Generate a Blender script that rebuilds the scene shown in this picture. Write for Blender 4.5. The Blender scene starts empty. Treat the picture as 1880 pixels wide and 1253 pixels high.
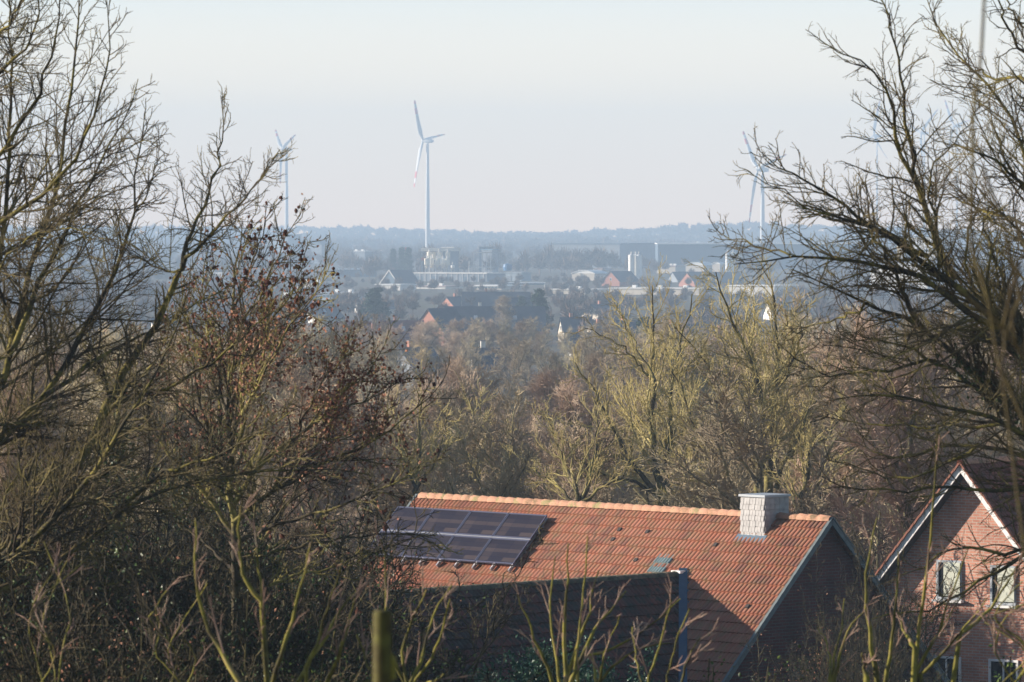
import bpy, math, random
import numpy as np
from mathutils import Vector, Matrix
R = math.radians
SC = bpy.context.scene
COL = SC.collection

# ------------------------------------------------------------------ camera
F = 9500.0                      # focal length in pixels of the 1880 px wide photograph
CX, CY, HOR = 940.0, 626.5, 410.0
CZ = 28.0                       # camera height over the plain
TH = math.atan((CY - HOR) / F)
cam = bpy.data.cameras.new('camera')
cam.sensor_width = 36.0
cam.lens = F / 1880 * 36
cam.clip_start = 0.5
cam.clip_end = 30000
cam.dof.use_dof = True
cam.dof.focus_distance = 260
cam.dof.aperture_fstop = 10.0
co = bpy.data.objects.new('camera', cam)
COL.objects.link(co)
co.location = (0, 0, CZ)
co.rotation_euler = (math.pi / 2 - TH, 0, 0)
SC.camera = co

# ------------------------------------------------------------------ light
SUN_EL, SUN_AZ = R(15.0), (-0.985, 0.17)      # direction towards the sun
w = bpy.data.worlds.new('World')
SC.world = w
w.use_nodes = True
nt = w.node_tree
bg = nt.nodes['Background']
sky = nt.nodes.new('ShaderNodeTexSky')
sky.sky_type = 'NISHITA'
sky.sun_disc = False
sky.sun_elevation = SUN_EL
sky.sun_rotation = math.atan2(SUN_AZ[0], SUN_AZ[1])
sky.altitude = 50
sky.air_density = 1.0
sky.dust_density = 1.0
sky.ozone_density = 3.0
bg.inputs[1].default_value = 0.06
# the winter sky pales into a milky veil near the horizon
tcw = nt.nodes.new('ShaderNodeTexCoord'); sxyz = nt.nodes.new('ShaderNodeSeparateXYZ')
nt.links.new(tcw.outputs['Generated'], sxyz.inputs[0])
mr1 = nt.nodes.new('ShaderNodeMapRange'); mr1.inputs[1].default_value = -.01; mr1.inputs[2].default_value = .05
nt.links.new(sxyz.outputs[2], mr1.inputs[0])
rmp = nt.nodes.new('ShaderNodeValToRGB'); nt.links.new(mr1.outputs[0], rmp.inputs[0])
SKY_K = .98 / 0.06
e = rmp.color_ramp.elements
e[0].position = 0; e[0].color = (1.25, .765, .43, 1); e[1].position = 1; e[1].color = (.44, .50, .49, 1)
x = e.new(.30); x.color = (1.13, .765, .40, 1)
x = e.new(.52); x.color = (1.03, .76, .40, 1)
mr2 = nt.nodes.new('ShaderNodeMapRange'); mr2.interpolation_type = 'SMOOTHSTEP'
mr2.inputs[1].default_value = .05; mr2.inputs[2].default_value = .2; mr2.inputs[3].default_value = 1; mr2.inputs[4].default_value = 0
nt.links.new(sxyz.outputs[2], mr2.inputs[0])
sc1 = nt.nodes.new('ShaderNodeVectorMath'); sc1.operation = 'SCALE'; sc1.inputs[3].default_value = SKY_K
nt.links.new(rmp.outputs[0], sc1.inputs[0])
mxw = nt.nodes.new('ShaderNodeMix'); mxw.data_type = 'RGBA'; mxw.clamp_result = False
nt.links.new(mr2.outputs[0], mxw.inputs[0]); nt.links.new(sky.outputs[0], mxw.inputs[6]); nt.links.new(sc1.outputs[0], mxw.inputs[7])
nt.links.new(mxw.outputs[2], bg.inputs[0])
sun = bpy.data.lights.new('sun', 'SUN')
sun.energy = 5.0
sun.angle = R(0.5)
sun.color = (1.0, 0.87, 0.75)
so = bpy.data.objects.new('sun', sun)
COL.objects.link(so)
sd = Vector((SUN_AZ[0] * math.cos(SUN_EL), SUN_AZ[1] * math.cos(SUN_EL), math.sin(SUN_EL)))
so.rotation_euler = sd.to_track_quat('Z', 'Y').to_euler()
so.location = (-100, 20, 80)
SC.view_settings.view_transform = 'Standard'
SC.view_settings.look = 'None'
SC.view_settings.exposure = 1.13
SC.view_settings.gamma = 1.0
SC.cycles.max_bounces = 5
SC.cycles.diffuse_bounces = 3
SC.cycles.glossy_bounces = 2
SC.cycles.transparent_max_bounces = 8
SC.cycles.volume_bounces = 0
SC.cycles.use_denoising = True
HAZE_DENSITY = 1.0 / 3800
HAZE_COL = (.56, .765, 1.0)

# ------------------------------------------------------------------ helpers
_f = np.array([0, math.cos(TH), -math.sin(TH)])
_u = np.array([0, math.sin(TH), math.cos(TH)])
_r = np.array([1.0, 0, 0])
def P(px, py, d):
    """World point seen at photo pixel (px,py), lying d metres ahead of the camera."""
    v = _f + _r * ((px - CX) / F) + _u * ((CY - py) / F)
    v = v * (d / v[1])
    return v + np.array([0, 0, CZ])

_gy = [-200, 0, 30, 60, 139, 250, 600, 700, 1000, 5200, 6500, 7500, 9600]
_gz = [30, 26.2, 23, 19, 12, 8, 3, 2, 0, 0, 4, 6, 6]
def ground(x, y):
    z = np.interp(y, _gy, _gz)
    x = np.asarray(x, float); y = np.asarray(y, float)
    # low wooded hills near the horizon
    z = z + 15 * np.exp(-((x - 330) / 210) ** 2 - ((y - 6600) / 500) ** 2)
    z = z + 7 * np.exp(-((x + 330) / 260) ** 2 - ((y - 7200) / 500) ** 2)
    z = z + 12 * np.exp(-((x + 900) / 400) ** 2 - ((y - 6900) / 600) ** 2)
    z = z + 0.25 * np.sin(x * .11 + 1) * np.sin(y * .07) * np.clip((600 - y) / 500, 0, 1)
    return z

def nrm(v):
    return v / np.maximum(np.linalg.norm(v, axis=-1, keepdims=True), 1e-9)

class Acc:
    """Collects quads/tris in numpy blocks, then builds ONE mesh."""
    def __init__(s):
        s.v, s.q, s.t, s.n, s.uvq = [], [], [], 0, []
    def quads(s, v, q, uv=None):
        v = np.asarray(v, float).reshape(-1, 3); q = np.asarray(q, int).reshape(-1, 4)
        s.v.append(v); s.q.append(q + s.n); s.n += len(v)
        s.uvq.append(np.zeros((len(q) * 4, 2)) if uv is None else np.asarray(uv, float).reshape(-1, 2))
    def tris(s, v, t):
        v = np.asarray(v, float).reshape(-1, 3); t = np.asarray(t, int).reshape(-1, 3)
        s.v.append(v); s.t.append(t + s.n); s.n += len(v)
    def tubes(s, Pth, Rd, K, cap=False):
        N, S, _ = Pth.shape
        T = np.gradient(Pth, axis=1)
        T = nrm(T)
        ref = np.tile(np.array([[0.31, 0.87, 0.38]]), (N, 1))
        m = nrm(T.mean(1))
        par = np.abs((ref * m).sum(1)) > .8
        ref[par] = np.array([0.9, -0.2, 0.3])
        U = nrm(np.cross(T, ref[:, None, :]))
        V = np.cross(T, U)
        a = np.arange(K) / K * 2 * math.pi
        ring = Pth[:, :, None, :] + Rd[:, :, None, None] * (np.cos(a)[None, None, :, None] * U[:, :, None, :] + np.sin(a)[None, None, :, None] * V[:, :, None, :])
        base = (np.arange(N) * S * K)[:, None, None]
        i = (np.arange(S - 1) * K)[None, :, None]
        k = np.arange(K)[None, None, :]
        k2 = (k + 1) % K
        q = np.stack([base + i + k, base + i + k2, base + i + K + k2, base + i + K + k], -1)
        s.quads(ring.reshape(-1, 3), q.reshape(-1, 4))
        if cap:
            for e, o in ((0, 0), (S - 1, 1)):
                c = ring[:, e].reshape(-1, 3)
                vv = np.concatenate([c, Pth[:, e]])
                n0 = N * K
                bb = (np.arange(N) * K)[:, None]
                kk = np.arange(K)[None, :]
                tt = np.stack([bb + kk, bb + (kk + 1) % K, (n0 + np.arange(N))[:, None] + kk * 0], -1).reshape(-1, 3)
                if not o: tt = tt[:, ::-1]
                s.tris(vv, tt)
    def box(s, c, sx, sy, sz, M=None):
        """box centred at c with full sizes; M: 3x3 columns = axes"""
        p = np.array([[x, y, z] for x in (-.5, .5) for y in (-.5, .5) for z in (-.5, .5)]) * np.array([sx, sy, sz])
        if M is not None: p = p @ np.asarray(M).T
        p = p + np.asarray(c, float)
        f = [[0, 1, 3, 2], [4, 6, 7, 5], [0, 4, 5, 1], [2, 3, 7, 6], [0, 2, 6, 4], [1, 5, 7, 3]]
        dims = [(sy, sz), (sy, sz), (sx, sz), (sx, sz), (sx, sy), (sx, sy)]
        uv = []
        loc = np.array([[x, y, z] for x in (0, 1) for y in (0, 1) for z in (0, 1)]) * np.array([sx, sy, sz])
        ax = [(1, 2), (1, 2), (0, 2), (0, 2), (0, 1), (0, 1)]
        for ff, a2 in zip(f, ax): uv += [[loc[i][a2[0]], loc[i][a2[1]]] for i in ff]
        s.quads(p, f, uv)
    def beam(s, a, b, wd, hd=None, up=(0, 0, 1)):
        a = np.asarray(a, float); b = np.asarray(b, float)
        t = b - a; L = np.linalg.norm(t); t = t / L
        sdv = np.cross(t, np.asarray(up, float)); sdv = sdv / np.linalg.norm(sdv); u2 = np.cross(sdv, t)
        s.box((a + b) / 2, L, wd, hd or wd, np.stack([t, sdv, u2], 1))
    def lathe(s, prof, K, c=(0, 0, 0)):
        prof = np.asarray(prof, float); a = np.arange(K) / K * 2 * math.pi
        v = np.stack([prof[:, 0:1] * np.cos(a), prof[:, 0:1] * np.sin(a), prof[:, 1:2] + 0 * a], -1).reshape(-1, 3) + np.asarray(c, float)
        S = len(prof); q = [[i * K + k, i * K + (k + 1) % K, (i + 1) * K + (k + 1) % K, (i + 1) * K + k] for i in range(S - 1) for k in range(K)]
        s.quads(v, q)
    def poly(s, pts, uv=None):
        pts = np.asarray(pts, float)
        if len(pts) == 4: s.quads(pts, [[0, 1, 2, 3]], uv)
        else:
            s.tris(pts, [[0, i, i + 1] for i in range(1, len(pts) - 1)])
    def build(s, name, mat, parent=None, smooth=False, off=None):
        V = np.concatenate(s.v) if s.v else np.zeros((0, 3))
        if off is not None: V = V - np.asarray(off)
        Q = np.concatenate(s.q) if s.q else np.zeros((0, 4), int)
        T = np.concatenate(s.t) if s.t else np.zeros((0, 3), int)
        me = bpy.data.meshes.new(name)
        me.vertices.add(len(V)); me.vertices.foreach_set('co', V.astype(np.float32).ravel())
        nl = Q.size + T.size
        me.loops.add(nl); me.polygons.add(len(Q) + len(T))
        me.loops.foreach_set('vertex_index', np.concatenate([Q.ravel(), T.ravel()]).astype(np.int32))
        st = np.concatenate([np.arange(len(Q)) * 4, Q.size + np.arange(len(T)) * 3]).astype(np.int32)
        me.polygons.foreach_set('loop_start', st)
        me.polygons.foreach_set('use_smooth', np.full(len(Q) + len(T), bool(smooth)))
        if s.uvq and any(u.any() for u in s.uvq):
            ul = me.uv_layers.new(name='UVMap')
            uv = np.concatenate(s.uvq + [np.zeros((T.size, 2))])
            ul.data.foreach_set('uv', uv.astype(np.float32).ravel())
        me.update(calc_edges=True); me.validate(verbose=False)
        if mat: me.materials.append(mat)
        o = bpy.data.objects.new(name, me)
        COL.objects.link(o)
        if parent is not None: o.parent = parent
        return o

def tag(o, label=None, cat=None, group=None, kind=None):
    if label: o['label'] = label
    if cat: o['category'] = cat
    if group: o['group'] = group
    if kind: o['kind'] = kind
    return o
def thing(name, label, cat, loc=(0, 0, 0), rz=0, group=None):
    o = bpy.data.objects.new(name, None)
    o.empty_display_size = .3
    COL.objects.link(o); o.location = tuple(loc); o.rotation_euler = (0, 0, rz)
    return tag(o, label, cat, group)
def copy_tree(o, parent=None):
    c = o.copy(); COL.objects.link(c); c.parent = parent
    for ch in list(o.children): copy_tree(ch, c)
    return c

# ------------------------------------------------------------------ materials
def mat(name):
    m = bpy.data.materials.new(name); m.use_nodes = True
    n = m.node_tree.nodes; b = n['Principled BSDF']
    b.inputs['Specular IOR Level'].default_value = .25
    return m, n, m.node_tree.links, b
def plain(name, col, rough=.8, spec=.3, metal=0.0, noise=.12, scale=3.0):
    m, n, l, b = mat(name)
    b.inputs['Roughness'].default_value = rough
    b.inputs['Specular IOR Level'].default_value = spec
    b.inputs['Metallic'].default_value = metal
    tc = n.new('ShaderNodeTexCoord'); no = n.new('ShaderNodeTexNoise'); no.inputs['Scale'].default_value = scale
    no.inputs['Detail'].default_value = 5
    l.new(tc.outputs['Object'], no.inputs['Vector'])
    mx = n.new('ShaderNodeMix'); mx.data_type = 'RGBA'
    mx.inputs[6].default_value = tuple(c * (1 - noise * 2) for c in col) + (1,)
    mx.inputs[7].default_value = tuple(min(c * (1 + noise * 2), 1) for c in col) + (1,)
    l.new(no.outputs['Fac'], mx.inputs[0]); l.new(mx.outputs[2], b.inputs['Base Color'])
    return m
def bark(name, cols, rough=.85, scale=2.5, obj_var=0.0, fine=18.0):
    """cols: list of (pos, rgb) for a noise ramp"""
    m, n, l, b = mat(name)
    b.inputs['Roughness'].default_value = rough
    b.inputs['Specular IOR Level'].default_value = .2
    g = n.new('ShaderNodeNewGeometry')
    a = n.new('ShaderNodeTexNoise'); a.inputs['Scale'].default_value = scale; a.inputs['Detail'].default_value = 4
    l.new(g.outputs['Position'], a.inputs['Vector'])
    f2 = n.new('ShaderNodeTexNoise'); f2.inputs['Scale'].default_value = fine; f2.inputs['Detail'].default_value = 2
    l.new(g.outputs['Position'], f2.inputs['Vector'])
    ad = n.new('ShaderNodeMath'); ad.operation = 'MULTIPLY_ADD'; ad.inputs[1].default_value = .35; l.new(f2.outputs['Fac'], ad.inputs[0])
    sb = n.new('ShaderNodeMath'); sb.operation = 'SUBTRACT'; sb.inputs[1].default_value = .17; l.new(a.outputs['Fac'], sb.inputs[0])
    l.new(sb.outputs[0], ad.inputs[2])
    r = n.new('ShaderNodeValToRGB'); l.new(ad.outputs[0], r.inputs[0])
    e = r.color_ramp.elements
    while len(e) > 1: e.remove(e[0])
    e[0].position = cols[0][0]; e[0].color = cols[0][1] + (1,)
    for p, c in cols[1:]:
        x = e.new(p); x.color = c + (1,)
    out = r.outputs[0]
    if obj_var:
        oi = n.new('ShaderNodeObjectInfo'); hs = n.new('ShaderNodeHueSaturation')
        mr = n.new('ShaderNodeMapRange'); mr.inputs[3].default_value = 1 - obj_var; mr.inputs[4].default_value = 1 + obj_var
        l.new(oi.outputs['Random'], mr.inputs[0]); l.new(mr.outputs[0], hs.inputs['Value'])
        m2 = n.new('ShaderNodeMath'); m2.operation = 'MULTIPLY'; m2.inputs[1].default_value = 7.31; l.new(oi.outputs['Random'], m2.inputs[0])
        fr = n.new('ShaderNodeMath'); fr.operation = 'FRACT'; l.new(m2.outputs[0], fr.inputs[0])
        m3 = n.new('ShaderNodeMapRange'); m3.inputs[3].default_value = .495; m3.inputs[4].default_value = .52
        l.new(fr.outputs[0], m3.inputs[0]); l.new(m3.outputs[0], hs.inputs['Hue'])
        l.new(out, hs.inputs['Color']); out = hs.outputs[0]
    l.new(out, b.inputs['Base Color'])
    return m
def uvnode(n):
    u = n.new('ShaderNodeUVMap'); u.uv_map = 'UVMap'; return u
def brick(name, c1, c2, mortar, rough=.85, bw=.25, bh=.083, ms=.012):
    m, n, l, b = mat(name)
    b.inputs['Roughness'].default_value = rough
    u = uvnode(n)
    t = n.new('ShaderNodeTexBrick'); t.inputs['Scale'].default_value = 1
    t.inputs['Brick Width'].default_value = bw; t.inputs['Row Height'].default_value = bh; t.inputs['Mortar Size'].default_value = ms
    t.inputs['Mortar Smooth'].default_value = .3
    t.inputs['Color1'].default_value = c1 + (1,); t.inputs['Color2'].default_value = c2 + (1,); t.inputs['Mortar'].default_value = mortar + (1,)
    l.new(u.outputs[0], t.inputs['Vector'])
    no = n.new('ShaderNodeTexNoise'); no.inputs['Scale'].default_value = 1.3; no.inputs['Detail'].default_value = 6; l.new(u.outputs[0], no.inputs['Vector'])
    mr = n.new('ShaderNodeMapRange'); mr.inputs[1].default_value = .3; mr.inputs[2].default_value = .7; mr.inputs[3].default_value = .68; mr.inputs[4].default_value = 1.2
    l.new(no.outputs['Fac'], mr.inputs[0])
    hs = n.new('ShaderNodeHueSaturation'); l.new(t.outputs['Color'], hs.inputs['Color']); l.new(mr.outputs[0], hs.inputs['Value'])
    l.new(hs.outputs[0], b.inputs['Base Color'])
    bp = n.new('ShaderNodeBump'); bp.inputs['Strength'].default_value = .5; bp.inputs['Distance'].default_value = .01
    iv = n.new('ShaderNodeMath'); iv.operation = 'SUBTRACT'; iv.inputs[0].default_value = 1; l.new(t.outputs['Fac'], iv.inputs[1])
    l.new(iv.outputs[0], bp.inputs['Height']); l.new(bp.outputs[0], b.inputs['Normal'])
    return m
def tiles(name, cols, tu=.30, tv=.335, lichen=(.10, .10, .07), lf=.35):
    m, n, l, b = mat(name)
    b.inputs['Roughness'].default_value = .75
    u = uvnode(n)
    sn = n.new('ShaderNodeVectorMath'); sn.operation = 'DIVIDE'; sn.inputs[1].default_value = (tu, tv, 1); l.new(u.outputs[0], sn.inputs[0])
    fl = n.new('ShaderNodeVectorMath'); fl.operation = 'FLOOR'; l.new(sn.outputs[0], fl.inputs[0])
    wn = n.new('ShaderNodeTexWhiteNoise'); wn.noise_dimensions = '2D'; l.new(fl.outputs[0], wn.inputs['Vector'])
    r = n.new('ShaderNodeValToRGB'); l.new(wn.outputs['Value'], r.inputs[0])
    e = r.color_ramp.elements
    while len(e) > 1: e.remove(e[0])
    e[0].position = cols[0][0]; e[0].color = cols[0][1] + (1,)
    for p, c in cols[1:]:
        x = e.new(p); x.color = c + (1,)
    no = n.new('ShaderNodeTexNoise'); no.inputs['Scale'].default_value = 3.2; no.inputs['Detail'].default_value = 8; no.inputs['Roughness'].default_value = .7
    l.new(u.outputs[0], no.inputs['Vector'])
    mr = n.new('ShaderNodeMapRange'); mr.inputs[1].default_value = .45; mr.inputs[2].default_value = .72; mr.inputs[3].default_value = 0; mr.inputs[4].default_value = lf * 2
    l.new(no.outputs['Fac'], mr.inputs[0])
    mx = n.new('ShaderNodeMix'); mx.data_type = 'RGBA'; mx.inputs[7].default_value = lichen + (1,)
    l.new(mr.outputs[0], mx.inputs[0]); l.new(r.outputs[0], mx.inputs[6]); l.new(mx.outputs[2], b.inputs['Base Color'])
    return m

M_near = bark('moss_bark', [(.32, (.028, .024, .018)), (.48, (.055, .047, .022)), (.60, (.16, .14, .026)), (.76, (.26, .21, .07))], scale=2.2)
M_neartwig = bark('twig_bark', [(.32, (.05, .037, .024)), (.52, (.09, .072, .032)), (.72, (.20, .17, .055))], scale=1.5)
M_mid = bark('olive_bark', [(.30, (.04, .032, .022)), (.50, (.075, .062, .03)), (.66, (.25, .22, .065)), (.80, (.38, .32, .12))], scale=1.2)
M_midtwig = bark('olive_twig', [(.30, (.22, .175, .07)), (.5, (.36, .30, .115)), (.7, (.52, .45, .21))], scale=.8)
M_trunk = bark('wood_bark', [(.30, (.09, .075, .05)), (.5, (.18, .155, .085)), (.7, (.28, .25, .12))], scale=1.0, obj_var=.25)
M_crown = bark('wood_twig', [(.30, (.24, .18, .125)), (.5, (.36, .285, .19)), (.7, (.50, .42, .27))], scale=.4, obj_var=.25, fine=5)
M_crownred = bark('reddish_twig', [(.30, (.27, .19, .14)), (.5, (.39, .285, .21)), (.7, (.50, .40, .29))], scale=.4, obj_var=.2, fine=5)
M_birch = bark('pale_bark', [(.30, (.18, .15, .12)), (.5, (.38, .34, .28)), (.7, (.5, .46, .4))], scale=2, obj_var=.1)
M_far = bark('distant_twig', [(.30, (.085, .06, .05)), (.5, (.14, .10, .08)), (.7, (.20, .15, .11))], scale=.05, fine=.4)
M_shoot = bark('pink_shoot', [(.30, (.14, .09, .07)), (.5, (.26, .17, .13)), (.7, (.36, .27, .20))], scale=3)
M_yellowmoss = bark('yellow_moss_bark', [(.32, (.05, .042, .02)), (.48, (.12, .11, .025)), (.60, (.22, .20, .035)), (.76, (.28, .19, .11))], scale=3.5)
M_leafdead = bark('dead_leaf', [(.25, (.09, .035, .025)), (.45, (.22, .095, .06)), (.6, (.38, .20, .125)), (.8, (.50, .34, .21))], scale=6, fine=40)
M_seed = bark('seed_brown', [(.3, (.035, .016, .012)), (.5, (.08, .03, .02)), (.7, (.16, .06, .035))], scale=6, fine=30)
M_ivy = bark('ivy_leaf', [(.3, (.015, .035, .012)), (.5, (.04, .075, .018)), (.7, (.10, .14, .03))], scale=5, fine=30, rough=.4)
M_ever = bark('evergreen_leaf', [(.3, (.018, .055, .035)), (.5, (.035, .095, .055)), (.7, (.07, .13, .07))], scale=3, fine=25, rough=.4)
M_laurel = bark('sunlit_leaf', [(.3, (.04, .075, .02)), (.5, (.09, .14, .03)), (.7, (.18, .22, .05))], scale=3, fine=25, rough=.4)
M_needle = bark('conifer_needle', [(.3, (.012, .035, .022)), (.5, (.025, .055, .035)), (.7, (.05, .085, .045))], scale=.5, fine=5)

# ground
def ground_mat():
    m, n, l, b = mat('leaf_litter_and_grass')
    b.inputs['Roughness'].default_value = .95
    g = n.new('ShaderNodeNewGeometry')
    a = n.new('ShaderNodeTexNoise'); a.inputs['Scale'].default_value = .012; a.inputs['Detail'].default_value = 7
    l.new(g.outputs['Position'], a.inputs['Vector'])
    c = n.new('ShaderNodeTexNoise'); c.inputs['Scale'].default_value = 1.4; c.inputs['Detail'].default_value = 8
    l.new(g.outputs['Position'], c.inputs['Vector'])
    r1 = n.new('ShaderNodeValToRGB'); e = r1.color_ramp.elements
    e[0].position = .42; e[0].color = (.095, .075, .055, 1); e[1].position = .62; e[1].color = (.10, .10, .055, 1)
    l.new(a.outputs['Fac'], r1.inputs[0])
    r2 = n.new('ShaderNodeValToRGB'); e = r2.color_ramp.elements
    e[0].position = .35; e[0].color = (.45, .45, .45, 1); e[1].position = .7; e[1].color = (1.5, 1.4, 1.3, 1)
    l.new(c.outputs['Fac'], r2.inputs[0])
    mx = n.new('ShaderNodeMix'); mx.data_type = 'RGBA'; mx.blend_type = 'MULTIPLY'; mx.inputs[0].default_value = 1
    l.new(r1.outputs[0], mx.inputs[6]); l.new(r2.outputs[0], mx.inputs[7]); l.new(mx.outputs[2], b.inputs['Base Color'])
    return m
ys = np.concatenate([np.linspace(-60, 300, 61), np.linspace(320, 1500, 50), np.linspace(1600, 7800, 60)])
xs = np.concatenate([np.linspace(-1400, -150, 20), np.linspace(-120, 120, 41), np.linspace(150, 1400, 20)])
GX, GY = np.meshgrid(xs, ys)
GZ = ground(GX, GY)
a = Acc(); nx = len(xs)
q = [[j * nx + i, j * nx + i + 1, (j + 1) * nx + i + 1, (j + 1) * nx + i] for j in range(len(ys) - 1) for i in range(nx - 1)]
a.quads(np.stack([GX, GY, GZ], -1), q)
tag(a.build('ground', ground_mat(), smooth=True), 'brown wooded slope running down to the flat plain', kind='structure')

# ------------------------------------------------------------------ growing branches
def path_len(Pp):
    return np.linalg.norm(np.diff(Pp, axis=1), axis=2).sum(1)
def grow(rng, Pp, Rp, n, t0, t1, lf, ang, S, wig, trop, rs, rmin, taper=.55, lmin=0, per_m=None, down=None):
    N, S0, _ = Pp.shape
    L = path_len(Pp)
    cnt = np.maximum(1, (L * per_m + rng.random(N)).astype(int)) if per_m else np.full(N, n)
    idx = np.repeat(np.arange(N), cnt)
    M = len(idx)
    k = np.concatenate([np.arange(c) for c in cnt])
    t = t0 + (t1 - t0) * (k + rng.random(M)) / cnt[idx]
    f = np.clip(t, 0, .9999) * (S0 - 1); i0 = f.astype(int); fr = (f - i0)[:, None]
    A0 = Pp[idx, i0]; A1 = Pp[idx, i0 + 1]
    o = A0 * (1 - fr) + A1 * fr
    rp = Rp[idx, i0] * (1 - fr[:, 0]) + Rp[idx, i0 + 1] * fr[:, 0]
    tg = nrm(A1 - A0)
    rv = rng.normal(size=(M, 3))
    pe = nrm(rv - (rv * tg).sum(1, keepdims=True) * tg)
    an = ang * (.65 + .7 * rng.random(M))
    d = nrm(np.cos(an)[:, None] * tg + np.sin(an)[:, None] * pe)
    ln = np.maximum(lf * L[idx] * (1 - taper * (t - t0) / max(t1 - t0, 1e-6)) * (.55 + .75 * rng.random(M)), lmin)
    out = np.zeros((M, S, 3)); out[:, 0] = o
    cur = o.copy(); up = np.array([0, 0, 1.0])
    for s_ in range(1, S):
        d = nrm(d + wig * rng.normal(size=(M, 3)) + trop * up / (S - 1) * 3)
        cur = cur + d * (ln / (S - 1))[:, None]
        out[:, s_] = cur
    r0 = np.maximum(np.minimum(rp * rs, rp), rmin)
    tt = np.linspace(0, 1, S)[None, :]
    Rr = r0[:, None] * (1 - tt) ** .8 + rmin * .8 * tt ** .5
    return out, np.maximum(Rr, rmin * .55)

def resample(pts, S):
    pts = np.asarray(pts, float)
    d = np.concatenate([[0], np.cumsum(np.linalg.norm(np.diff(pts, axis=0), axis=1))])
    t = np.linspace(0, d[-1], S)
    out = np.stack([np.interp(t, d, pts[:, i]) for i in range(pts.shape[1])], 1)
    sm = out.copy(); sm[1:-1] = out[1:-1] * .6 + (out[:-2] + out[2:]) * .2
    return sm

def leaves_at(acc, rng, pts, size, n_each=1, spread=.05, droop=.5):
    """small folded leaves, two triangles each, at the given points"""
    p = np.repeat(pts, n_each, 0); N = len(p)
    p = p + rng.normal(size=(N, 3)) * spread
    ax = nrm(rng.normal(size=(N, 3)) + np.array([0, 0, -droop * 2]))
    rv = rng.normal(size=(N, 3)); sdv = nrm(np.cross(ax, rv)); nn = np.cross(ax, sdv)
    s = size * (.6 + .8 * rng.random(N))[:, None]
    A = p; B = p + ax * s; C = p + ax * s * .5 + sdv * s * .38 + nn * s * .15; D = p + ax * s * .5 - sdv * s * .38 + nn * s * .15
    v = np.stack([A, C, B, D], 1).reshape(-1, 3)
    b = (np.arange(N) * 4)[:, None]
    acc.tris(v, np.concatenate([b + np.array([[0, 1, 2]]), b + np.array([[0, 2, 3]])]))

def cones_at(acc, rng, pts, size):
    """small hanging seed clusters, six-sided spindles"""
    N = len(pts)
    ax = nrm(rng.normal(size=(N, 3)) * .45 + np.array([0, 0, -1.0]))
    tt = np.array([0, .25, .6, 1.0]); rr = np.array([.12, .34, .30, .04])
    s = size * (.7 + .6 * rng.random(N))
    Pth = pts[:, None, :] + ax[:, None, :] * (tt[None, :, None] * s[:, None, None])
    acc.tubes(Pth, rr[None, :] * s[:, None] * (.8 + .5 * rng.random((N, 4))), 5)

# ================================================================== houses near by
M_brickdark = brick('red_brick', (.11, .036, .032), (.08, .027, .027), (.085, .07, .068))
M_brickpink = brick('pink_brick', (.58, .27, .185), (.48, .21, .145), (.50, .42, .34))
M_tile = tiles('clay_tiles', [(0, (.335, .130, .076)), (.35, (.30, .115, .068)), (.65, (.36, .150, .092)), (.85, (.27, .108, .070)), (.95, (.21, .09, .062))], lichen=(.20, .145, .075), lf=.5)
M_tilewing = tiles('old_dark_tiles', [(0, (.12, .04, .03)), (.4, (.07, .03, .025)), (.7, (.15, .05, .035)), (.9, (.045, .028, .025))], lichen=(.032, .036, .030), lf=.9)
M_tilehouse = tiles('dark_red_tiles', [(0, (.20, .06, .045)), (.5, (.15, .05, .04)), (.8, (.24, .075, .05))], lichen=(.08, .07, .05), lf=.5)
M_ridge = bark('ridge_clay', [(.32, (.16, .11, .06)), (.46, (.34, .19, .12)), (.58, (.42, .23, .155)), (.70, (.22, .19, .09))], scale=2.2, fine=20)
M_slate = plain('grey_slate', (.33, .33, .325), .6, .4, noise=.22, scale=7)
M_slatecap = plain('slate_slab', (.36, .40, .43), .5, .4, noise=.1, scale=3)
M_zinc = plain('blue_grey_zinc', (.12, .18, .24), .45, .5, noise=.12, scale=4)
M_verge = plain('weathered_verge', (.13, .16, .165), .7, .3, noise=.25, scale=5)
M_white = plain('white_paint', (.78, .78, .76), .5, .4, noise=.04)
M_darkwood = plain('dark_wood', (.05, .04, .035), .7, .3)
M_dark = plain('dark_opening', (.015, .018, .022), .2, .6)
M_curtain = plain('pale_blind', (.55, .58, .48), .8, .2, noise=.12, scale=5)
M_louvre = plain('grey_louvre', (.13, .17, .17), .6, .3)
M_pframe = plain('dark_frame', (.10, .11, .17), .4, .5, .3, noise=.05)
M_alu = plain('aluminium', (.5, .5, .52), .35, .5, .6, noise=.05)
def panel_mat():
    m, n, l, b = mat('solar_glass')
    b.inputs['Roughness'].default_value = .5
    b.inputs['Specular IOR Level'].default_value = .12
    u = uvnode(n)
    t = n.new('ShaderNodeTexBrick'); t.offset = 0; t.inputs['Scale'].default_value = 1
    t.inputs['Brick Width'].default_value = .53; t.inputs['Row Height'].default_value = .158; t.inputs['Mortar Size'].default_value = .006
    t.inputs['Color1'].default_value = (.016, .016, .030, 1); t.inputs['Color2'].default_value = (.060, .048, .052, 1); t.inputs['Mortar'].default_value = (.008, .010, .030, 1)
    l.new(u.outputs[0], t.inputs['Vector']); l.new(t.outputs['Color'], b.inputs['Base Color'])
    return m
M_panel = panel_mat()
def glass_tile_mat():
    m, n, l, b = mat('glass_tiles')
    b.inputs['Base Color'].default_value = (.20, .27, .27, 1); b.inputs['Roughness'].default_value = .15; b.inputs['Specular IOR Level'].default_value = .8
    return m
M_gtile = glass_tile_mat()

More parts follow.
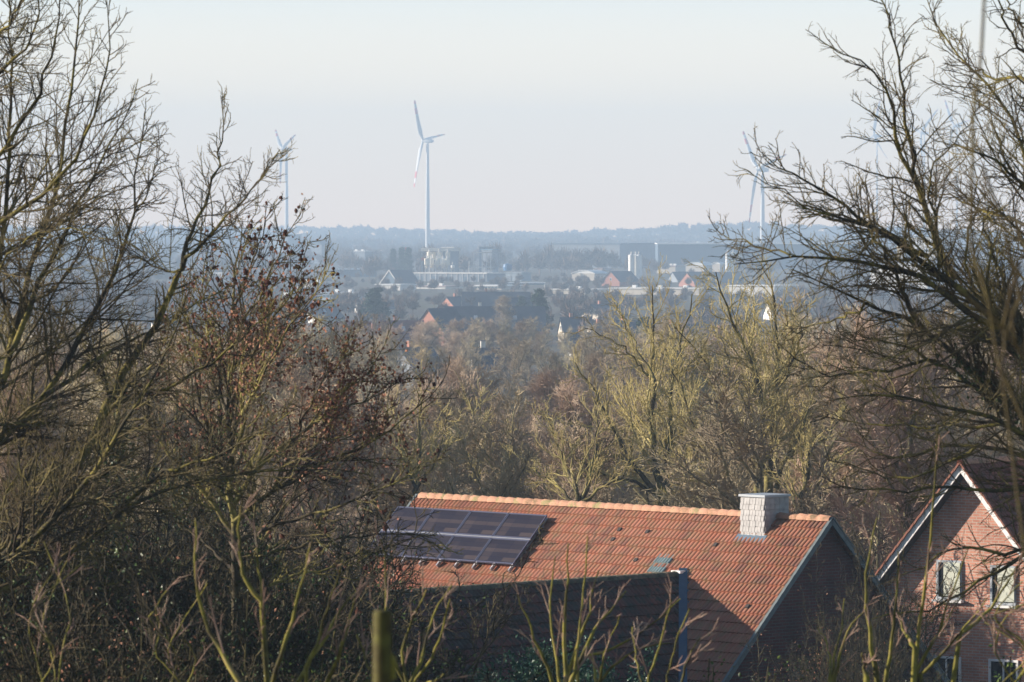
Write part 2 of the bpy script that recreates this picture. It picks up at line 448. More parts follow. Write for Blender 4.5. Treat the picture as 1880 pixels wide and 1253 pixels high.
def tile_roof(acc, o, U, V, L, H, g=.335, rib=.15, amp=.036, step=.045, u0=0, v0=0, seg=5):
    o, U, V = (np.asarray(x, float) for x in (o, U, V))
    Nn = np.cross(U, V); Nn = Nn / np.linalg.norm(Nn)
    if Nn[2] < 0: Nn = -Nn
    nu = int(L / rib * seg) + 1
    u = np.linspace(0, L, nu)
    ph = (u / rib) % 1.0
    wv = amp * (np.sin(ph * math.pi) ** .6)
    rows = int(math.ceil(H / g))
    for j in range(rows):
        va, vb = j * g, min((j + 1) * g, H)
        jit = .004 * math.sin(j * 12.9898)
        lines = [(va, 0.0 + jit), (vb, step + jit), (vb + .002, -0.01)]
        v = np.stack([o + U * uu + V * vv + Nn * (ww + hh) for vv, hh in lines for uu, ww in zip(u, wv)])
        q = [[k * nu + i, k * nu + i + 1, (k + 1) * nu + i + 1, (k + 1) * nu + i] for k in range(2) for i in range(nu - 1)]
        vs = [va, vb - .001, vb - .0005]
        uv = [[[u[i] + u0, vs[k] + v0], [u[i + 1] + u0, vs[k] + v0], [u[i + 1] + u0, vs[k + 1] + v0], [u[i] + u0, vs[k + 1] + v0]] for k in range(2) for i in range(nu - 1)]
        acc.quads(v, q, uv)
def ridge_caps(acc, a, b, r=.13, stepl=.36, lift=.03):
    a = np.asarray(a, float); b = np.asarray(b, float)
    t = b - a; L = np.linalg.norm(t); t = t / L
    sdv = np.cross(t, [0, 0, 1.0]); up = np.cross(sdv, t)
    n = int(L / stepl)
    for i in range(n):
        s0, s1 = i * stepl, (i + 1) * stepl + .05
        ang = np.linspace(-.15, math.pi + .15, 9)
        ring = []
        for ss, rr in ((s0, r * .86), (s1, r * 1.08), (s1, r * .9)):
            c = a + t * ss + up * (lift - .05)
            ring.append(np.stack([c + sdv * rr * 1.15 * math.cos(x) + up * rr * math.sin(x) for x in ang]))
        v = np.concatenate(ring)
        q = [[k * 9 + j, k * 9 + j + 1, (k + 1) * 9 + j + 1, (k + 1) * 9 + j] for k in range(2) for j in range(8)]
        acc.quads(v, q)

# ---- main house with the tiled roof
Aw = P(1519, 956, 135.0); Bw = P(768, 913, 135.0 * (956 - HOR) / (913 - HOR))
tv = (Bw - Aw)[:2]; HL = float(np.linalg.norm(tv)); tv = tv / HL
nv = np.array([-tv[1], tv[0]])
gzh = float(ground(Aw[0], Aw[1])) - .6
H = thing('tiled_house', 'brick house with a long orange clay tile roof, solar panels and a grey slate chimney', 'house', (Aw[0], Aw[1], gzh), math.atan2(tv[1], tv[0]))
RH = Aw[2] - gzh                                  # ridge height, local
RW = 4.9                                          # half width of the roof (45 degrees)
c45 = math.sqrt(.5)
def to_local(p):
    d = np.asarray(p[:2]) - Aw[:2]
    return np.array([d @ tv, d @ nv, p[2] - gzh])
def on_roof(px, py):
    """local (x, y) where the view ray through the pixel meets the front slope"""
    p1 = P(px, py, 100.0); p0 = np.array([0, 0, CZ])
    a = to_local(p0); b = to_local(p1); d = b - a
    # plane z = RH - y
    k = (RH - a[1] - a[2]) / (d[1] + d[2])
    return a + d * k
ac = Acc(); tile_roof(ac, (-.12, 0.02, RH), (1, 0, 0), (0, c45, -c45), HL + .12, RW / c45)
ac.build('roof', M_tile, H)
ac = Acc(); tile_roof(ac, (-.12, -0.02, RH), (1, 0, 0), (0, -c45, -c45), HL + .12, RW / c45, seg=2)
ac.build('roof', M_tile, H)
ac = Acc(); ridge_caps(ac, (-.16, 0, RH + .03), (HL + .15, 0, RH + .03)); ac.build('ridge_tiles', M_ridge, H, smooth=True)
EZ = RH - RW
ww = RW - .45
ac = Acc()
for x in (0.06, HL - .25):
    pts = [(x, -ww, 0), (x, ww, 0), (x, ww, RH - ww - .06), (x, 0, RH - .06), (x, -ww, RH - ww - .06)]
    pts = np.array(pts)
    uv = pts[:, [1, 2]]
    vv = np.concatenate([pts[[0, 1, 2, 4]]]); ac.quads(vv, [[0, 1, 2, 3]], uv[[0, 1, 2, 4]])
    ac.quads(pts[[4, 2, 3, 3]] + [[0, 0, 0], [0, 0, 0], [0, 0.001, 0], [0, -0.001, 0]], [[0, 1, 2, 3]], uv[[4, 2, 3, 3]])
for y in (-ww, ww):
    pts = np.array([(.06, y, 0), (HL - .25, y, 0), (HL - .25, y, RH - ww), (.06, y, RH - ww)])
    ac.quads(pts, [[0, 1, 2, 3]], pts[:, [0, 2]])
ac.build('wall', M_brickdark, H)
# verge boards on both gables
for x in (-.17, HL + .05):
    for sgn in (1, -1):
        ac = Acc(); ac.beam((x, 0, RH - .02), (x, sgn * (RW + .05), RH - RW - .07), .04, .12)
        for k in range(20):                      # verge tiles lapping over the board
            s = k * .335 * c45
            if s < RW: ac.beam((x, sgn * (s + .02), RH - s + .08), (x, sgn * (s + .26), RH - s - .17), .09, .03)
        ac.build('verge', M_verge, H)
# gable windows in the shaded end wall
def window_local(par, c, w, h, axis='x', out=-1, frame=M_white, pane=M_dark, name='window', bars=1, depth=.06, extra=None):
    """window centred at c in the wall plane; axis = normal axis"""
    fr = Acc(); t = .07
    def bx(acc, du, dz, su, sz, dn, sn):
        if axis == 'x': acc.box((c[0] + out * dn, c[1] + du, c[2] + dz), sn, su, sz)
        else: acc.box((c[0] + du, c[1] + out * dn, c[2] + dz), su, sn, sz)
    bx(fr, 0, h / 2 - t / 2, w, t, .02, depth); bx(fr, 0, -h / 2 + t / 2, w, t, .02, depth)
    bx(fr, -w / 2 + t / 2, 0, t, h - 2 * t, .02, depth); bx(fr, w / 2 - t / 2, 0, t, h - 2 * t, .02, depth)
    for i in range(bars):
        bx(fr, (i + 1) * w / (bars + 1) - w / 2, 0, .05, h - 2 * t, .018, depth * .8)
    o = fr.build(name, frame, par)
    pn = Acc(); bx(pn, 0, 0, w - 2 * t, h - 2 * t, .004, .012); pn.build('pane', pane, o)
    return o
gw = Acc()
for k in range(16): gw.box((-.0, 1.0, RH - 3.9 - k * .085), .03, .62, .05, None)
wl = Acc(); wl.box((.03, 1.0, RH - 4.55), .05, .8, 1.55); o = wl.build('window', M_dark, H); gw.build('louvre', M_louvre, o)
window_local(H, (.06, -1.3, RH - 4.4), .8, 1.3, 'x', -1)
window_local(H, (.06, -2.0, RH - 7.2), 1.1, 1.3, 'x', -1)
window_local(H, (.06, 1.6, RH - 7.2), 1.1, 1.3, 'x', -1)

# chimney clad in slates
pcx = on_roof(1365, 966); pcy = on_roof(1418, 969)
cx0, cx1 = pcy[0] + .02, pcx[0] - .17                 # local x range (right edge, left edge)
cy1 = .52; cy0 = -.38; ctop = RH + .55
ch = Acc(); ch.box(((cx0 + cx1) / 2, (cy0 + cy1) / 2, (ctop + RH - 1.2) / 2), cx1 - cx0, cy1 - cy0, ctop - RH + 1.2)
chim = ch.build('chimney', M_slate, H)
cl = Acc(); rg = np.random.default_rng(5)
nc, nr = 8, 8
for r_ in range(nr):
    z = ctop - .04 - (r_ + .5) * .145
    for c_ in range(nc):
        wd = (cx1 - cx0) / nc
        xx = cx0 + (c_ + .5) * wd + (.25 * wd if r_ % 2 else -.25 * wd) * .6
        cl.box((xx, cy1 + .016 + .005 * (c_ % 2), z + rg.normal() * .006), wd * .90, .014, .165, Matrix.Rotation(R(7), 3, 'X'))
    for c_ in range(5):
        wd = (cy1 - cy0) / 5
        for xo in (cx0 - .012, cx1 + .012):
            cl.box((xo, cy0 + (c_ + .5) * wd, z + rg.normal() * .006), .014, wd * .97, .165)
cl.build('slate_cladding', M_slate, chim)
cp = Acc(); cp.box(((cx0 + cx1) / 2, (cy0 + cy1) / 2, ctop + .03), cx1 - cx0 + .1, cy1 - cy0 + .1, .06); cp.build('cap', M_slatecap, chim)
fl = Acc(); fl.box(((cx0 + cx1) / 2, cy1 + .09, RH - cy1 - .02), cx1 - cx0 + .2, .03, .26, Matrix.Rotation(R(45), 3, 'X')); fl.build('flashing', M_zinc, chim)

# solar panels: two rows of four, standing a hand above the tiles
TL, TR, BL, BR = on_roof(735, 946), on_roof(1017, 957), on_roof(676, 1031), on_roof(948, 1049)
x_r = (TR[0] + BR[0]) / 2; x_l = (TL[0] + BL[0]) / 2
y_t = TR[1]; y_b = BR[1]
ncol = 4; pw = (x_l - x_r) / ncol; ph_ = (y_b - y_t) / 2
Rm = Matrix.Rotation(-R(45), 3, 'X')
for r_ in range(2):
    for c_ in range(ncol):
        xc = x_r + (c_ + .5) * pw; yc = y_t + (r_ + .5) * ph_
        hh = .24
        cc = np.array([xc, yc + hh * c45, RH - yc + hh * c45])
        sx, sy = pw - .03, ph_ / c45 - .05
        pa = Acc(); M3 = np.array([[1, 0, 0], [0, c45, c45], [0, -c45, c45]])
        pa.box(cc, sx - .05, sy - .05, .025, M3)
        po = pa.build('solar_panel', M_panel, H)
        fr = Acc()
        for s_ in (-1, 1):
            fr.box(cc + M3 @ np.array([0, s_ * (sy / 2 - .018), .004]), sx, .036, .045, M3)
            fr.box(cc + M3 @ np.array([s_ * (sx / 2 - .014), 0, .004]), .028, sy - .074, .045, M3)
        fr.build('panel_frame', M_pframe, po)
ra = Acc()
for yy in (y_t + .25, y_t + ph_ - .25, y_t + ph_ + .25, y_b - .25):
    ra.box(((x_l + x_r) / 2, yy + .14 * c45, RH - yy + .14 * c45), x_l - x_r, .05, .05, M3)
for c_ in range(9):
    xx = x_r + .15 + c_ * (x_l - x_r - .3) / 8
    ra.box((xx, y_b + .14 * c45 + .03, RH - y_b + .12 * c45 - .03), .05, .16, .09, M3)
    ra.box((xx, (y_t + y_b) / 2 + .10 * c45, RH - (y_t + y_b) / 2 + .10 * c45), .05, (y_b - y_t) / c45, .04, M3)
ra.build('panel_rail', M_alu, H)
ra = Acc(); ra.box(((x_l + x_r) / 2, (y_t + y_b) / 2 + .255 * c45, RH - (y_t + y_b) / 2 + .255 * c45), x_l - x_r, .03, .03, M3); ra.build('panel_rail', M_alu, H)
# glass tile skylight
g1 = on_roof(1216, 1038)
sk = Acc(); tile_roof(sk, (g1[0] - .3, g1[1] - .24 + .03, RH - g1[1] + .24 + .03), (1, 0, 0), (0, c45, -c45), .6, .67, amp=.03, rib=.1)
sk.build('glass_tile_window', M_gtile, H)
# dark vent tiles scattered over the slope
for (px, py) in ((1140, 976), (1191, 980), (1128, 994), (1170, 1032), (1316, 1004), (1375, 1117)):
    g1 = on_roof(px, py)
    v_ = Acc(); v_.box((g1[0], g1[1] + .05, RH - g1[1] + .05), .11, .12, .06, M3); v_.build('vent_tile', M_darkwood, H)
# gutter along the front eave
ac = Acc(); ac.tubes(np.array([[[-.2, RW + .05, EZ - .06], [HL / 2, RW + .05, EZ - .07], [HL + .1, RW + .05, EZ - .06]]]), np.full((1, 3), .07), 8); ac.build('gutter', M_zinc, H)
# wing at right angles to the main roof
Rl = on_roof(1252, 1056); WZ = Rl[2] + .02; wx = Rl[0]; wy = Rl[1]
WLn = 12.2; WR = 4.4
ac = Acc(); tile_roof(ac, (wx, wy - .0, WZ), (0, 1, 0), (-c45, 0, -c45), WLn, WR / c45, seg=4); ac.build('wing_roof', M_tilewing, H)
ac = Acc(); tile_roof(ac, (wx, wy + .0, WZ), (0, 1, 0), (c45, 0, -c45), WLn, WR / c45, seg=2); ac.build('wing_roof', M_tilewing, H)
ac = Acc(); ridge_caps(ac, (wx, wy - .1, WZ + .0), (wx, wy + WLn, WZ + .0), r=.11)
ac.build('wing_ridge_tiles', bark('mossy_ridge_clay', [(.3, (.06, .06, .04)), (.5, (.10, .10, .07)), (.7, (.18, .13, .09))], scale=3), H, smooth=True)
ac = Acc()
ac.beam((wx - .06, wy + .02, WZ + .15), (wx - WR * .98, wy + WR * .98, WZ - WR * .98 + .15), .22, .05, up=(0, 0, 1))
ac.beam((wx - .22, wy + .0, WZ + .03), (wx - WR * .98 - .16, wy + WR * .98 - .16, WZ - WR * .98 + .03), .05, .06)
ac.build('valley_flashing', plain('dark_blue_zinc', (.05, .095, .15), .6, .3, noise=.12, scale=4), H)
ac = Acc(); ac.box((wx - .02, wy + .05, WZ + .07), .34, .42, .07); ac.build('lead_cap', M_white, H)
ac = Acc()
xw = WR - .4
pts = np.array([(wx - xw, wy + WLn - .3, 0), (wx + xw, wy + WLn - .3, 0), (wx + xw, wy + WLn - .3, WZ - xw - .05), (wx, wy + WLn - .3, WZ - .06), (wx - xw, wy + WLn - .3, WZ - xw - .05)])
ac.quads(pts[[0, 1, 2, 4]], [[0, 1, 2, 3]], pts[[0, 1, 2, 4]][:, [0, 2]])
ac.quads(pts[[4, 2, 3, 3]] + [[0, 0, 0], [0, 0, 0], [.001, 0, 0], [-.001, 0, 0]], [[0, 1, 2, 3]], pts[[4, 2, 3, 3]][:, [0, 2]])
for s_ in (-1, 1):
    pts = np.array([(wx + s_ * xw, RW - .4, 0), (wx + s_ * xw, wy + WLn - .3, 0), (wx + s_ * xw, wy + WLn - .3, WZ - xw), (wx + s_ * xw, RW - .4, WZ - xw)])
    ac.quads(pts, [[0, 1, 2, 3]], pts[:, [1, 2]])
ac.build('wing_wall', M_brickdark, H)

# ---- neighbouring house, sunlit brick gable
D2 = 150.0
Gp = P(1765, 852, D2); ev = np.array([.8, -.6]); g2 = float(ground(Gp[0], Gp[1])) - .8
H2 = thing('gabled_house', 'pink brick gable house with white verge boards, half hidden behind bare branches', 'house', (Gp[0], Gp[1], g2), math.atan2(ev[1], ev[0]))
R2 = Gp[2] - g2; tp = 1.165; HW = 3.35; LL = 9.0
cp_, sp_ = 1 / math.hypot(1, tp), tp / math.hypot(1, tp)
for s_ in (-1, 1):
    ac = Acc(); tile_roof(ac, (0, 0, R2), (0, 1, 0), (s_ * cp_, 0, -sp_), LL, (HW + .12) / cp_ * (1 if s_ < 0 else 1.55), seg=4)
    ac.build('roof', M_tilehouse, H2)
    # white bargeboard, brick-red soffit strip and verge tiles
    W_ = (HW + .08) * (1 if s_ < 0 else 1.55)
    ac = Acc(); ac.beam((0, -.03, R2 - .10), (s_ * W_, -.03, R2 - .10 - W_ * tp), .04, .20); ac.build('bargeboard', M_white, H2)
    ac = Acc()
    for k in range(int(W_ / cp_ / .3)):
        a0 = k * .3 * cp_; ac.beam((s_ * a0, -.06, R2 + .05 - a0 * tp), (s_ * (a0 + .2), -.06, R2 + .02 - (a0 + .2) * tp), .12, .05)
    ac.build('verge_tiles', M_tile, H2)
    ac = Acc(); ac.beam((s_ * .1, .20, R2 - .22 - .1 * tp), (s_ * (HW + .0), .20, R2 - .22 - HW * tp), .38, .03, up=(s_ * sp_, 0, cp_)); ac.build('soffit', M_darkwood, H2)
ac = Acc(); ridge_caps(ac, (0, -.05, R2 + .03), (0, LL, R2 + .03)); ac.build('ridge_tiles', M_ridge, H2, smooth=True)
wl, wr, wyy = -2.85, 4.6, .42
ac = Acc()
pts = np.array([(wl, wyy, 0), (wr, wyy, 0), (wr, wyy, R2 - wr * tp - .1), (wl, wyy, R2 + wl * tp - .1)])
lo = min(pts[2][2], pts[3][2])
a_ = np.array([(wl, wyy, 0), (wr, wyy, 0), (wr, wyy, pts[2][2]), (0, wyy, R2 - .15), (wl, wyy, pts[3][2])])
ac.quads(a_[[0, 1, 2, 4]], [[0, 1, 2, 3]], a_[[0, 1, 2, 4]][:, [0, 2]])
ac.quads(a_[[4, 2, 3, 3]] + [[0, 0, 0], [0, 0, 0], [.001, 0, 0], [-.001, 0, 0]], [[0, 1, 2, 3]], a_[[4, 2, 3, 3]][:, [0, 2]])
for x in (wl, wr):
    p4 = np.array([(x, wyy, 0), (x, LL, 0), (x, LL, R2 - abs(x) * tp), (x, wyy, R2 - abs(x) * tp)]); ac.quads(p4, [[0, 1, 2, 3]], p4[:, [1, 2]])
ac.build('wall', M_brickpink, H2)
for (xc, zc, w_, h_) in ((-.66, R2 - 3.42, .86, 1.15), (1.18, R2 - 3.50, .86, 1.15), (-.75, R2 - 6.4, 1.0, 1.5), (1.2, R2 - 6.4, 1.0, 1.5), (-2.0, R2 - 6.5, .5, 1.2)):
    up_ = zc > R2 - 5
    o = window_local(H2, (xc, wyy, zc), w_, h_, 'y', -1, M_white if not up_ else M_slatecap, M_dark if not up_ else M_dark, bars=1)
    if up_:
        cu = Acc(); cu.box((xc + .12, wyy - .07, zc + .02), w_ - .30, .012, h_ - .16); cu.build('blind', M_curtain, o)
    si = Acc(); si.box((xc, wyy - .09, zc - h_ / 2 - .04), w_ + .14, .18, .07); si.build('sill', M_white, o)
ac = Acc(); ac.box((1.95, 3.0, R2 + .35), .5, .5, 1.9); chm = ac.build('chimney', M_white, H2)
ac = Acc(); ac.box((1.95, 3.0, R2 + 1.33), .62, .62, .07); ac.build('cap', M_slatecap, chm)

# ================================================================== trees
def far_spread(rng, pts_px, D, dep, r0, r1, S=14, jit=.02):
    """a limb traced as photo pixels -> world points; its distance drifts by dep metres along its length"""
    q_ = resample([(p[0], p[1]) for p in pts_px], S)
    t = np.linspace(0, 1, S)
    d = D + dep * t + .12 * math.sin(rng.random() * 6) * np.sin(t * 5 + rng.random() * 6)
    pts = np.stack([P(q_[i, 0], q_[i, 1], d[i]) for i in range(S)])
    pts[1:] += rng.normal(size=(S - 1, 3)) * jit
    rr = r0 + (r1 - r0) * t ** .8
    return pts, rr

def hero(name, label, cat, limbs, D, seed, trunk, mats, dep=3.0, lv=None, twr=.005, S=14, extra=None, group=None, jit=.02, cover=None):
    """limbs: (pixel list, start radius, end radius); side branches and twigs are grown on them"""
    rng = np.random.default_rng(seed)
    LP, LR = [], []
    for k, (pp, a_, b_) in enumerate(limbs):
        p_, r_ = far_spread(rng, pp, D, dep * (rng.random() * 2 - 1), a_, b_, S, jit)
        LP.append(p_); LR.append(r_)
    LP = np.stack(LP); LR = np.stack(LR) * mats.get('k', 1.0)
    tp, tr = [], []
    base = P(trunk[0][0], trunk[0][1], D); base[2] = float(ground(base[0], base[1])) - .1
    tpts = [base] + [P(x, y, D) for x, y in trunk[1:]]
    tpath = resample(tpts, 16)
    root = thing(name, label, cat, tuple(base), 0, group)
    ta = Acc()
    r_b = trunk_r = mats.get('r', .25)
    ta.tubes(tpath[None], np.linspace(r_b, mats.get('r1', r_b * .5), 16)[None], 10)
    ta.tubes(LP, LR, 7)
    ta.build('trunk', mats['bark'], root, smooth=True, off=base)
    ca = Acc(); tips = []
    cur, cr = LP, LR
    allp = [LP]
    for i, l_ in enumerate(lv):
        cur2, cr2 = grow(rng, cur, cr, **l_)
        ca.tubes(cur2, cr2, 5 if i == 0 else 3)
        allp.append(cur2)
        cur, cr = cur2, cr2
    cr_o = ca.build('crown', mats['twig'], root, smooth=False, off=base)
    if extra: extra(rng, root, base, allp)
    return root, allp, base

near_lv = [
    dict(n=0, per_m=7.2, t0=.08, t1=.98, lf=.32, ang=.68, S=9, wig=.12, trop=.05, rs=.42, rmin=.0052, taper=.84, lmin=.3),
    dict(n=0, per_m=9.5, t0=.10, t1=1.0, lf=.46, ang=.68, S=6, wig=.15, trop=.05, rs=.45, rmin=.0034, lmin=.14),
    dict(n=0, per_m=7.5, t0=.2, t1=1.0, lf=.52, ang=.7, S=4, wig=.17, trop=.04, rs=.5, rmin=.0024, lmin=.08),
]
# ---- big dark tree whose limbs reach in from the right
RT = [(1960, 790)]
RJ = [(2010, 940)]
limbs_r = [
    (RT + [(1920, 670), (1880, 635), (1830, 598), (1778, 540), (1752, 510), (1705, 488), (1683, 473), (1639, 433), (1606, 415), (1560, 402), (1521, 400), (1480, 380), (1440, 372)], .105, .006),
    ([(1752, 512), (1730, 470), (1716, 444), (1701, 407), (1689, 352), (1673, 323), (1652, 284), (1641, 248), (1643, 215), (1634, 172), (1630, 151), (1601, 133), (1573, 111), (1544, 97), (1501, 75)], .062, .005),
    ([(1686, 344), (1675, 294), (1666, 244), (1659, 201), (1661, 172), (1652, 115), (1644, 86), (1630, 47), (1616, 0), (1612, -30)], .036, .008),
    ([(1701, 470), (1659, 449), (1601, 418), (1565, 386), (1533, 363), (1504, 348), (1472, 337), (1433, 312), (1405, 290), (1388, 272)], .045, .005),
    ([(1601, 418), (1560, 400), (1520, 388), (1480, 380), (1440, 352), (1400, 335), (1370, 318)], .022, .005),
    (RT + [(1915, 665), (1880, 642), (1852, 617), (1804, 584), (1752, 554), (1712, 521), (1675, 501), (1639, 492), (1591, 488), (1558, 479), (1525, 466), (1484, 466), (1437, 470), (1410, 476), (1375, 490), (1345, 488)], .085, .006),
    ([(1450, 468), (1413, 455), (1391, 452), (1364, 440), (1340, 439), (1313, 421)], .018, .005),
    (RJ + [(1930, 790), (1880, 752), (1841, 730), (1815, 708), (1767, 679), (1745, 640), (1720, 635), (1694, 606), (1668, 580), (1620, 567), (1584, 552), (1558, 545), (1529, 532), (1484, 510), (1448, 494)], .10, .006),
    ([(1700, 612), (1672, 572), (1657, 540), (1642, 495), (1628, 466), (1609, 440), (1591, 418), (1575, 395)], .05, .007),
    (RJ + [(1930, 850), (1880, 790), (1848, 778), (1811, 764), (1786, 753), (1730, 745), (1694, 741), (1657, 732), (1613, 727), (1576, 725), (1521, 732)], .062, .006),
    ([(1855, 770), (1841, 749), (1797, 734), (1789, 723), (1760, 679), (1720, 664), (1694, 653), (1675, 639), (1639, 628), (1584, 622), (1540, 620)], .05, .006),
    (RJ + [(1930, 870), (1880, 837), (1844, 833), (1815, 822), (1797, 815), (1738, 811), (1694, 837), (1664, 837), (1628, 850), (1606, 841), (1584, 815), (1562, 800), (1536, 806)], .06, .006),
    ([(1720, 665), (1701, 657), (1657, 677), (1628, 683), (1576, 683), (1525, 692), (1484, 677), (1448, 646)], .03, .006),
    ([(1990, 860), (1950, 600), (1920, 420), (1880, 280), (1867, 248), (1856, 201), (1845, 176), (1817, 158), (1795, 133), (1763, 108), (1738, 86), (1720, 54), (1705, 22), (1700, -20)], .085, .006),
    ([(1925, 430), (1905, 330), (1893, 200), (1889, 100), (1895, -30)], .06, .03),
    ([(1893, 160), (1880, 140), (1853, 144), (1820, 140), (1781, 126), (1760, 100), (1745, 60)], .032, .005),
    ([(1915, 380), (1870, 334), (1838, 305), (1813, 287), (1781, 280), (1750, 260), (1720, 262)], .04, .005),
    ([(1720, 445), (1723, 400), (1695, 359), (1723, 287), (1756, 258), (1788, 215), (1802, 187)], .024, .005),
    ([(1940, 470), (1880, 405), (1820, 390), (1765, 365), (1720, 350), (1690, 372)], .04, .005),
    ([(1895, 120), (1860, 70), (1840, 20), (1820, -40)], .03, .008),
    ([(1885, 60), (1850, 10), (1830, -40)], .02, .008),
    ([(1830, 598), (1790, 540), (1770, 470), (1780, 420), (1800, 360), (1790, 300)], .03, .006),
    ([(1880, 640), (1850, 560), (1840, 500), (1810, 440), (1800, 400), (1840, 380)], .035, .006),
    (RJ + [(1930, 1000), (1880, 1013), (1848, 1017), (1812, 1006), (1761, 1002), (1732, 1017), (1685, 1050), (1640, 1062)], .05, .006),
    (RJ + [(1930, 990), (1880, 1024), (1830, 1053), (1775, 1082), (1732, 1107), (1703, 1122), (1652, 1125), (1600, 1135)], .05, .006),
    (RJ + [(1930, 890), (1880, 887), (1841, 908), (1797, 905), (1757, 894), (1718, 890), (1667, 905), (1605, 905), (1540, 890), (1504, 872)], .05, .006),
    ([(1797, 815), (1760, 840), (1700, 870), (1650, 880), (1600, 870), (1560, 850), (1510, 846)], .028, .006),
    ([(1848, 778), (1790, 790), (1740, 775), (1690, 790), (1640, 775), (1590, 780), (1540, 760), (1500, 766)], .028, .006),
    ([(1594, 606 - 50), (1560, 580), (1520, 590), (1480, 600), (1440, 596)], .022, .006),
]
limbs_r = [l for l in limbs_r]
def ivy_on(paths, n, spread, seed, size=.055, px_lim=None):
    def f(rng, root, base, allp):
        r2 = np.random.default_rng(seed)
        la = Acc()
        for (k, a_, b_) in paths:
            pth = allp[0][k]; S_ = len(pth)
            t = a_ + (b_ - a_) * r2.random(n); ff = t * (S_ - 1.001); i0 = ff.astype(int); fr = (ff - i0)[:, None]
            c = pth[i0] * (1 - fr) + pth[i0 + 1] * fr + r2.normal(size=(n, 3)) * spread
            leaves_at(la, r2, c, size, 2, .03)
        la.build('ivy', M_ivy, root, off=base)
    return f
DR = 62.0
right_root, rp_, rb_ = hero('bare_tree', 'large dark bare tree spreading crooked limbs before the gabled house, ivy on its lower limbs', 'tree',
    limbs_r, DR, 11, [(2150, 1500), (2080, 1200), (2030, 1000), (1990, 860), (1960, 790), (1940, 600), (1925, 430)], dict(bark=M_near, twig=M_neartwig, r=.30, r1=.11, k=.82), dep=3.5, lv=near_lv,
    extra=ivy_on([(7, .12, .55), (9, 0.05, .3), (0, .05, .25)], 420, .075, 3))

# ---- tree with limbs fanning up from the lower left corner
LTk = [(-110, 1090)]
limbs_l = [
    (LTk + [(-20, 1060), (0, 1035), (29, 1002), (58, 966), (98, 919), (127, 872), (159, 833), (181, 800), (198, 745), (214, 712), (238, 678), (268, 618), (292, 574), (318, 527), (335, 494)], .105, .045),
    ([(335, 494), (332, 477), (330, 455), (365, 405), (379, 369), (402, 295), (409, 235), (410, 174)], .040, .005),
    ([(335, 494), (368, 455), (400, 415), (429, 385), (469, 345), (496, 302), (515, 280)], .036, .005),
    ([(-60, 1075), (65, 995), (108, 937), (152, 890), (188, 840), (217, 800), (245, 750), (275, 700), (310, 640), (330, 590), (345, 540)], .07, .008),
    ([(-90, 900), (0, 805), (44, 769), (67, 745), (100, 708), (117, 675), (144, 621), (171, 568), (194, 531), (214, 494), (231, 444), (245, 400), (250, 330), (262, 240), (265, 200)], .085, .006),
    ([(85, 725), (117, 705), (161, 671), (201, 645), (235, 625), (268, 614), (302, 601), (335, 574), (375, 544), (420, 530)], .045, .006),
    ([(-50, 800), (0, 722), (13, 685), (27, 635), (37, 568), (54, 507), (74, 450), (87, 419), (101, 352), (117, 261), (127, 184), (134, 157), (140, 80), (145, 20), (150, -30)], .075, .01),
    ([(25, 640), (37, 591), (67, 531), (97, 477), (117, 430), (134, 400), (161, 345), (188, 295), (214, 245), (245, 188), (255, 150)], .052, .006),
    ([(-60, 460), (0, 415), (44, 379), (94, 349), (144, 288), (168, 228), (174, 181), (198, 134), (201, 84), (198, 34), (200, 0)], .05, .006),
    ([(-80, 350), (0, 338), (50, 328), (100, 328), (144, 322)], .03, .006),
    ([(-80, 380), (0, 285), (27, 245), (60, 198), (84, 147), (97, 90), (104, 34), (110, 0), (112, -40)], .05, .008),
    ([(-80, 190), (0, 134), (34, 104), (67, 70), (72, 17), (75, -40)], .035, .008),
    ([(-10, 560), (7, 420), (15, 335), (20, 235), (22, 134), (20, 44), (15, -30)], .05, .01),
    ([(176, 800), (184, 762), (235, 728), (278, 722), (312, 712), (352, 685), (392, 665), (436, 628), (469, 601), (520, 560)], .045, .006),
    ([(-100, 1120), (60, 1060), (145, 1002), (188, 966), (231, 926), (260, 912), (307, 898), (383, 876), (448, 865), (524, 867), (615, 856), (680, 870)], .065, .006),
    ([(231, 926), (246, 908), (282, 880), (325, 858), (361, 850), (408, 829), (448, 807), (500, 780), (560, 740)], .035, .006),
    ([(-120, 850), (0, 836), (72, 832), (145, 825), (202, 834), (224, 834), (267, 850), (300, 870)], .035, .006),
    ([(-100, 800), (0, 780), (60, 778), (120, 780), (190, 783), (260, 790), (330, 790)], .025, .006),
    ([(200, 740), (240, 710), (262, 690), (285, 660), (310, 620), (322, 585)], .025, .006),
    ([(335, 494), (300, 500), (270, 480), (240, 470), (190, 480), (150, 470)], .02, .005),
    ([(-60, 700), (0, 655), (50, 640), (85, 620), (110, 600), (130, 590)], .03, .006),
    ([(-60, 560), (0, 545), (50, 560), (90, 575), (130, 580), (160, 600)], .03, .006),
    ([(10, 560), (-10, 500), (40, 440), (90, 420), (150, 425), (230, 450)], .025, .005),
    ([(-60, 480), (0, 470), (60, 440), (120, 405), (180, 380), (240, 385), (300, 372)], .03, .005),
    ([(144, 322), (200, 290), (250, 260), (290, 262)], .015, .005),
    ([(245, 400), (270, 360), (285, 310), (295, 260)], .015, .005),
    ([(-90, 120), (0, 60), (30, 20), (50, -30)], .035, .01),
    ([(-80, 1180), (0, 1130), (80, 1090), (180, 1070), (260, 1060), (330, 1030)], .045, .006),
    ([(-40, 1000), (20, 900), (45, 800), (60, 700), (62, 640)], .03, .006),
]
DL = 64.0
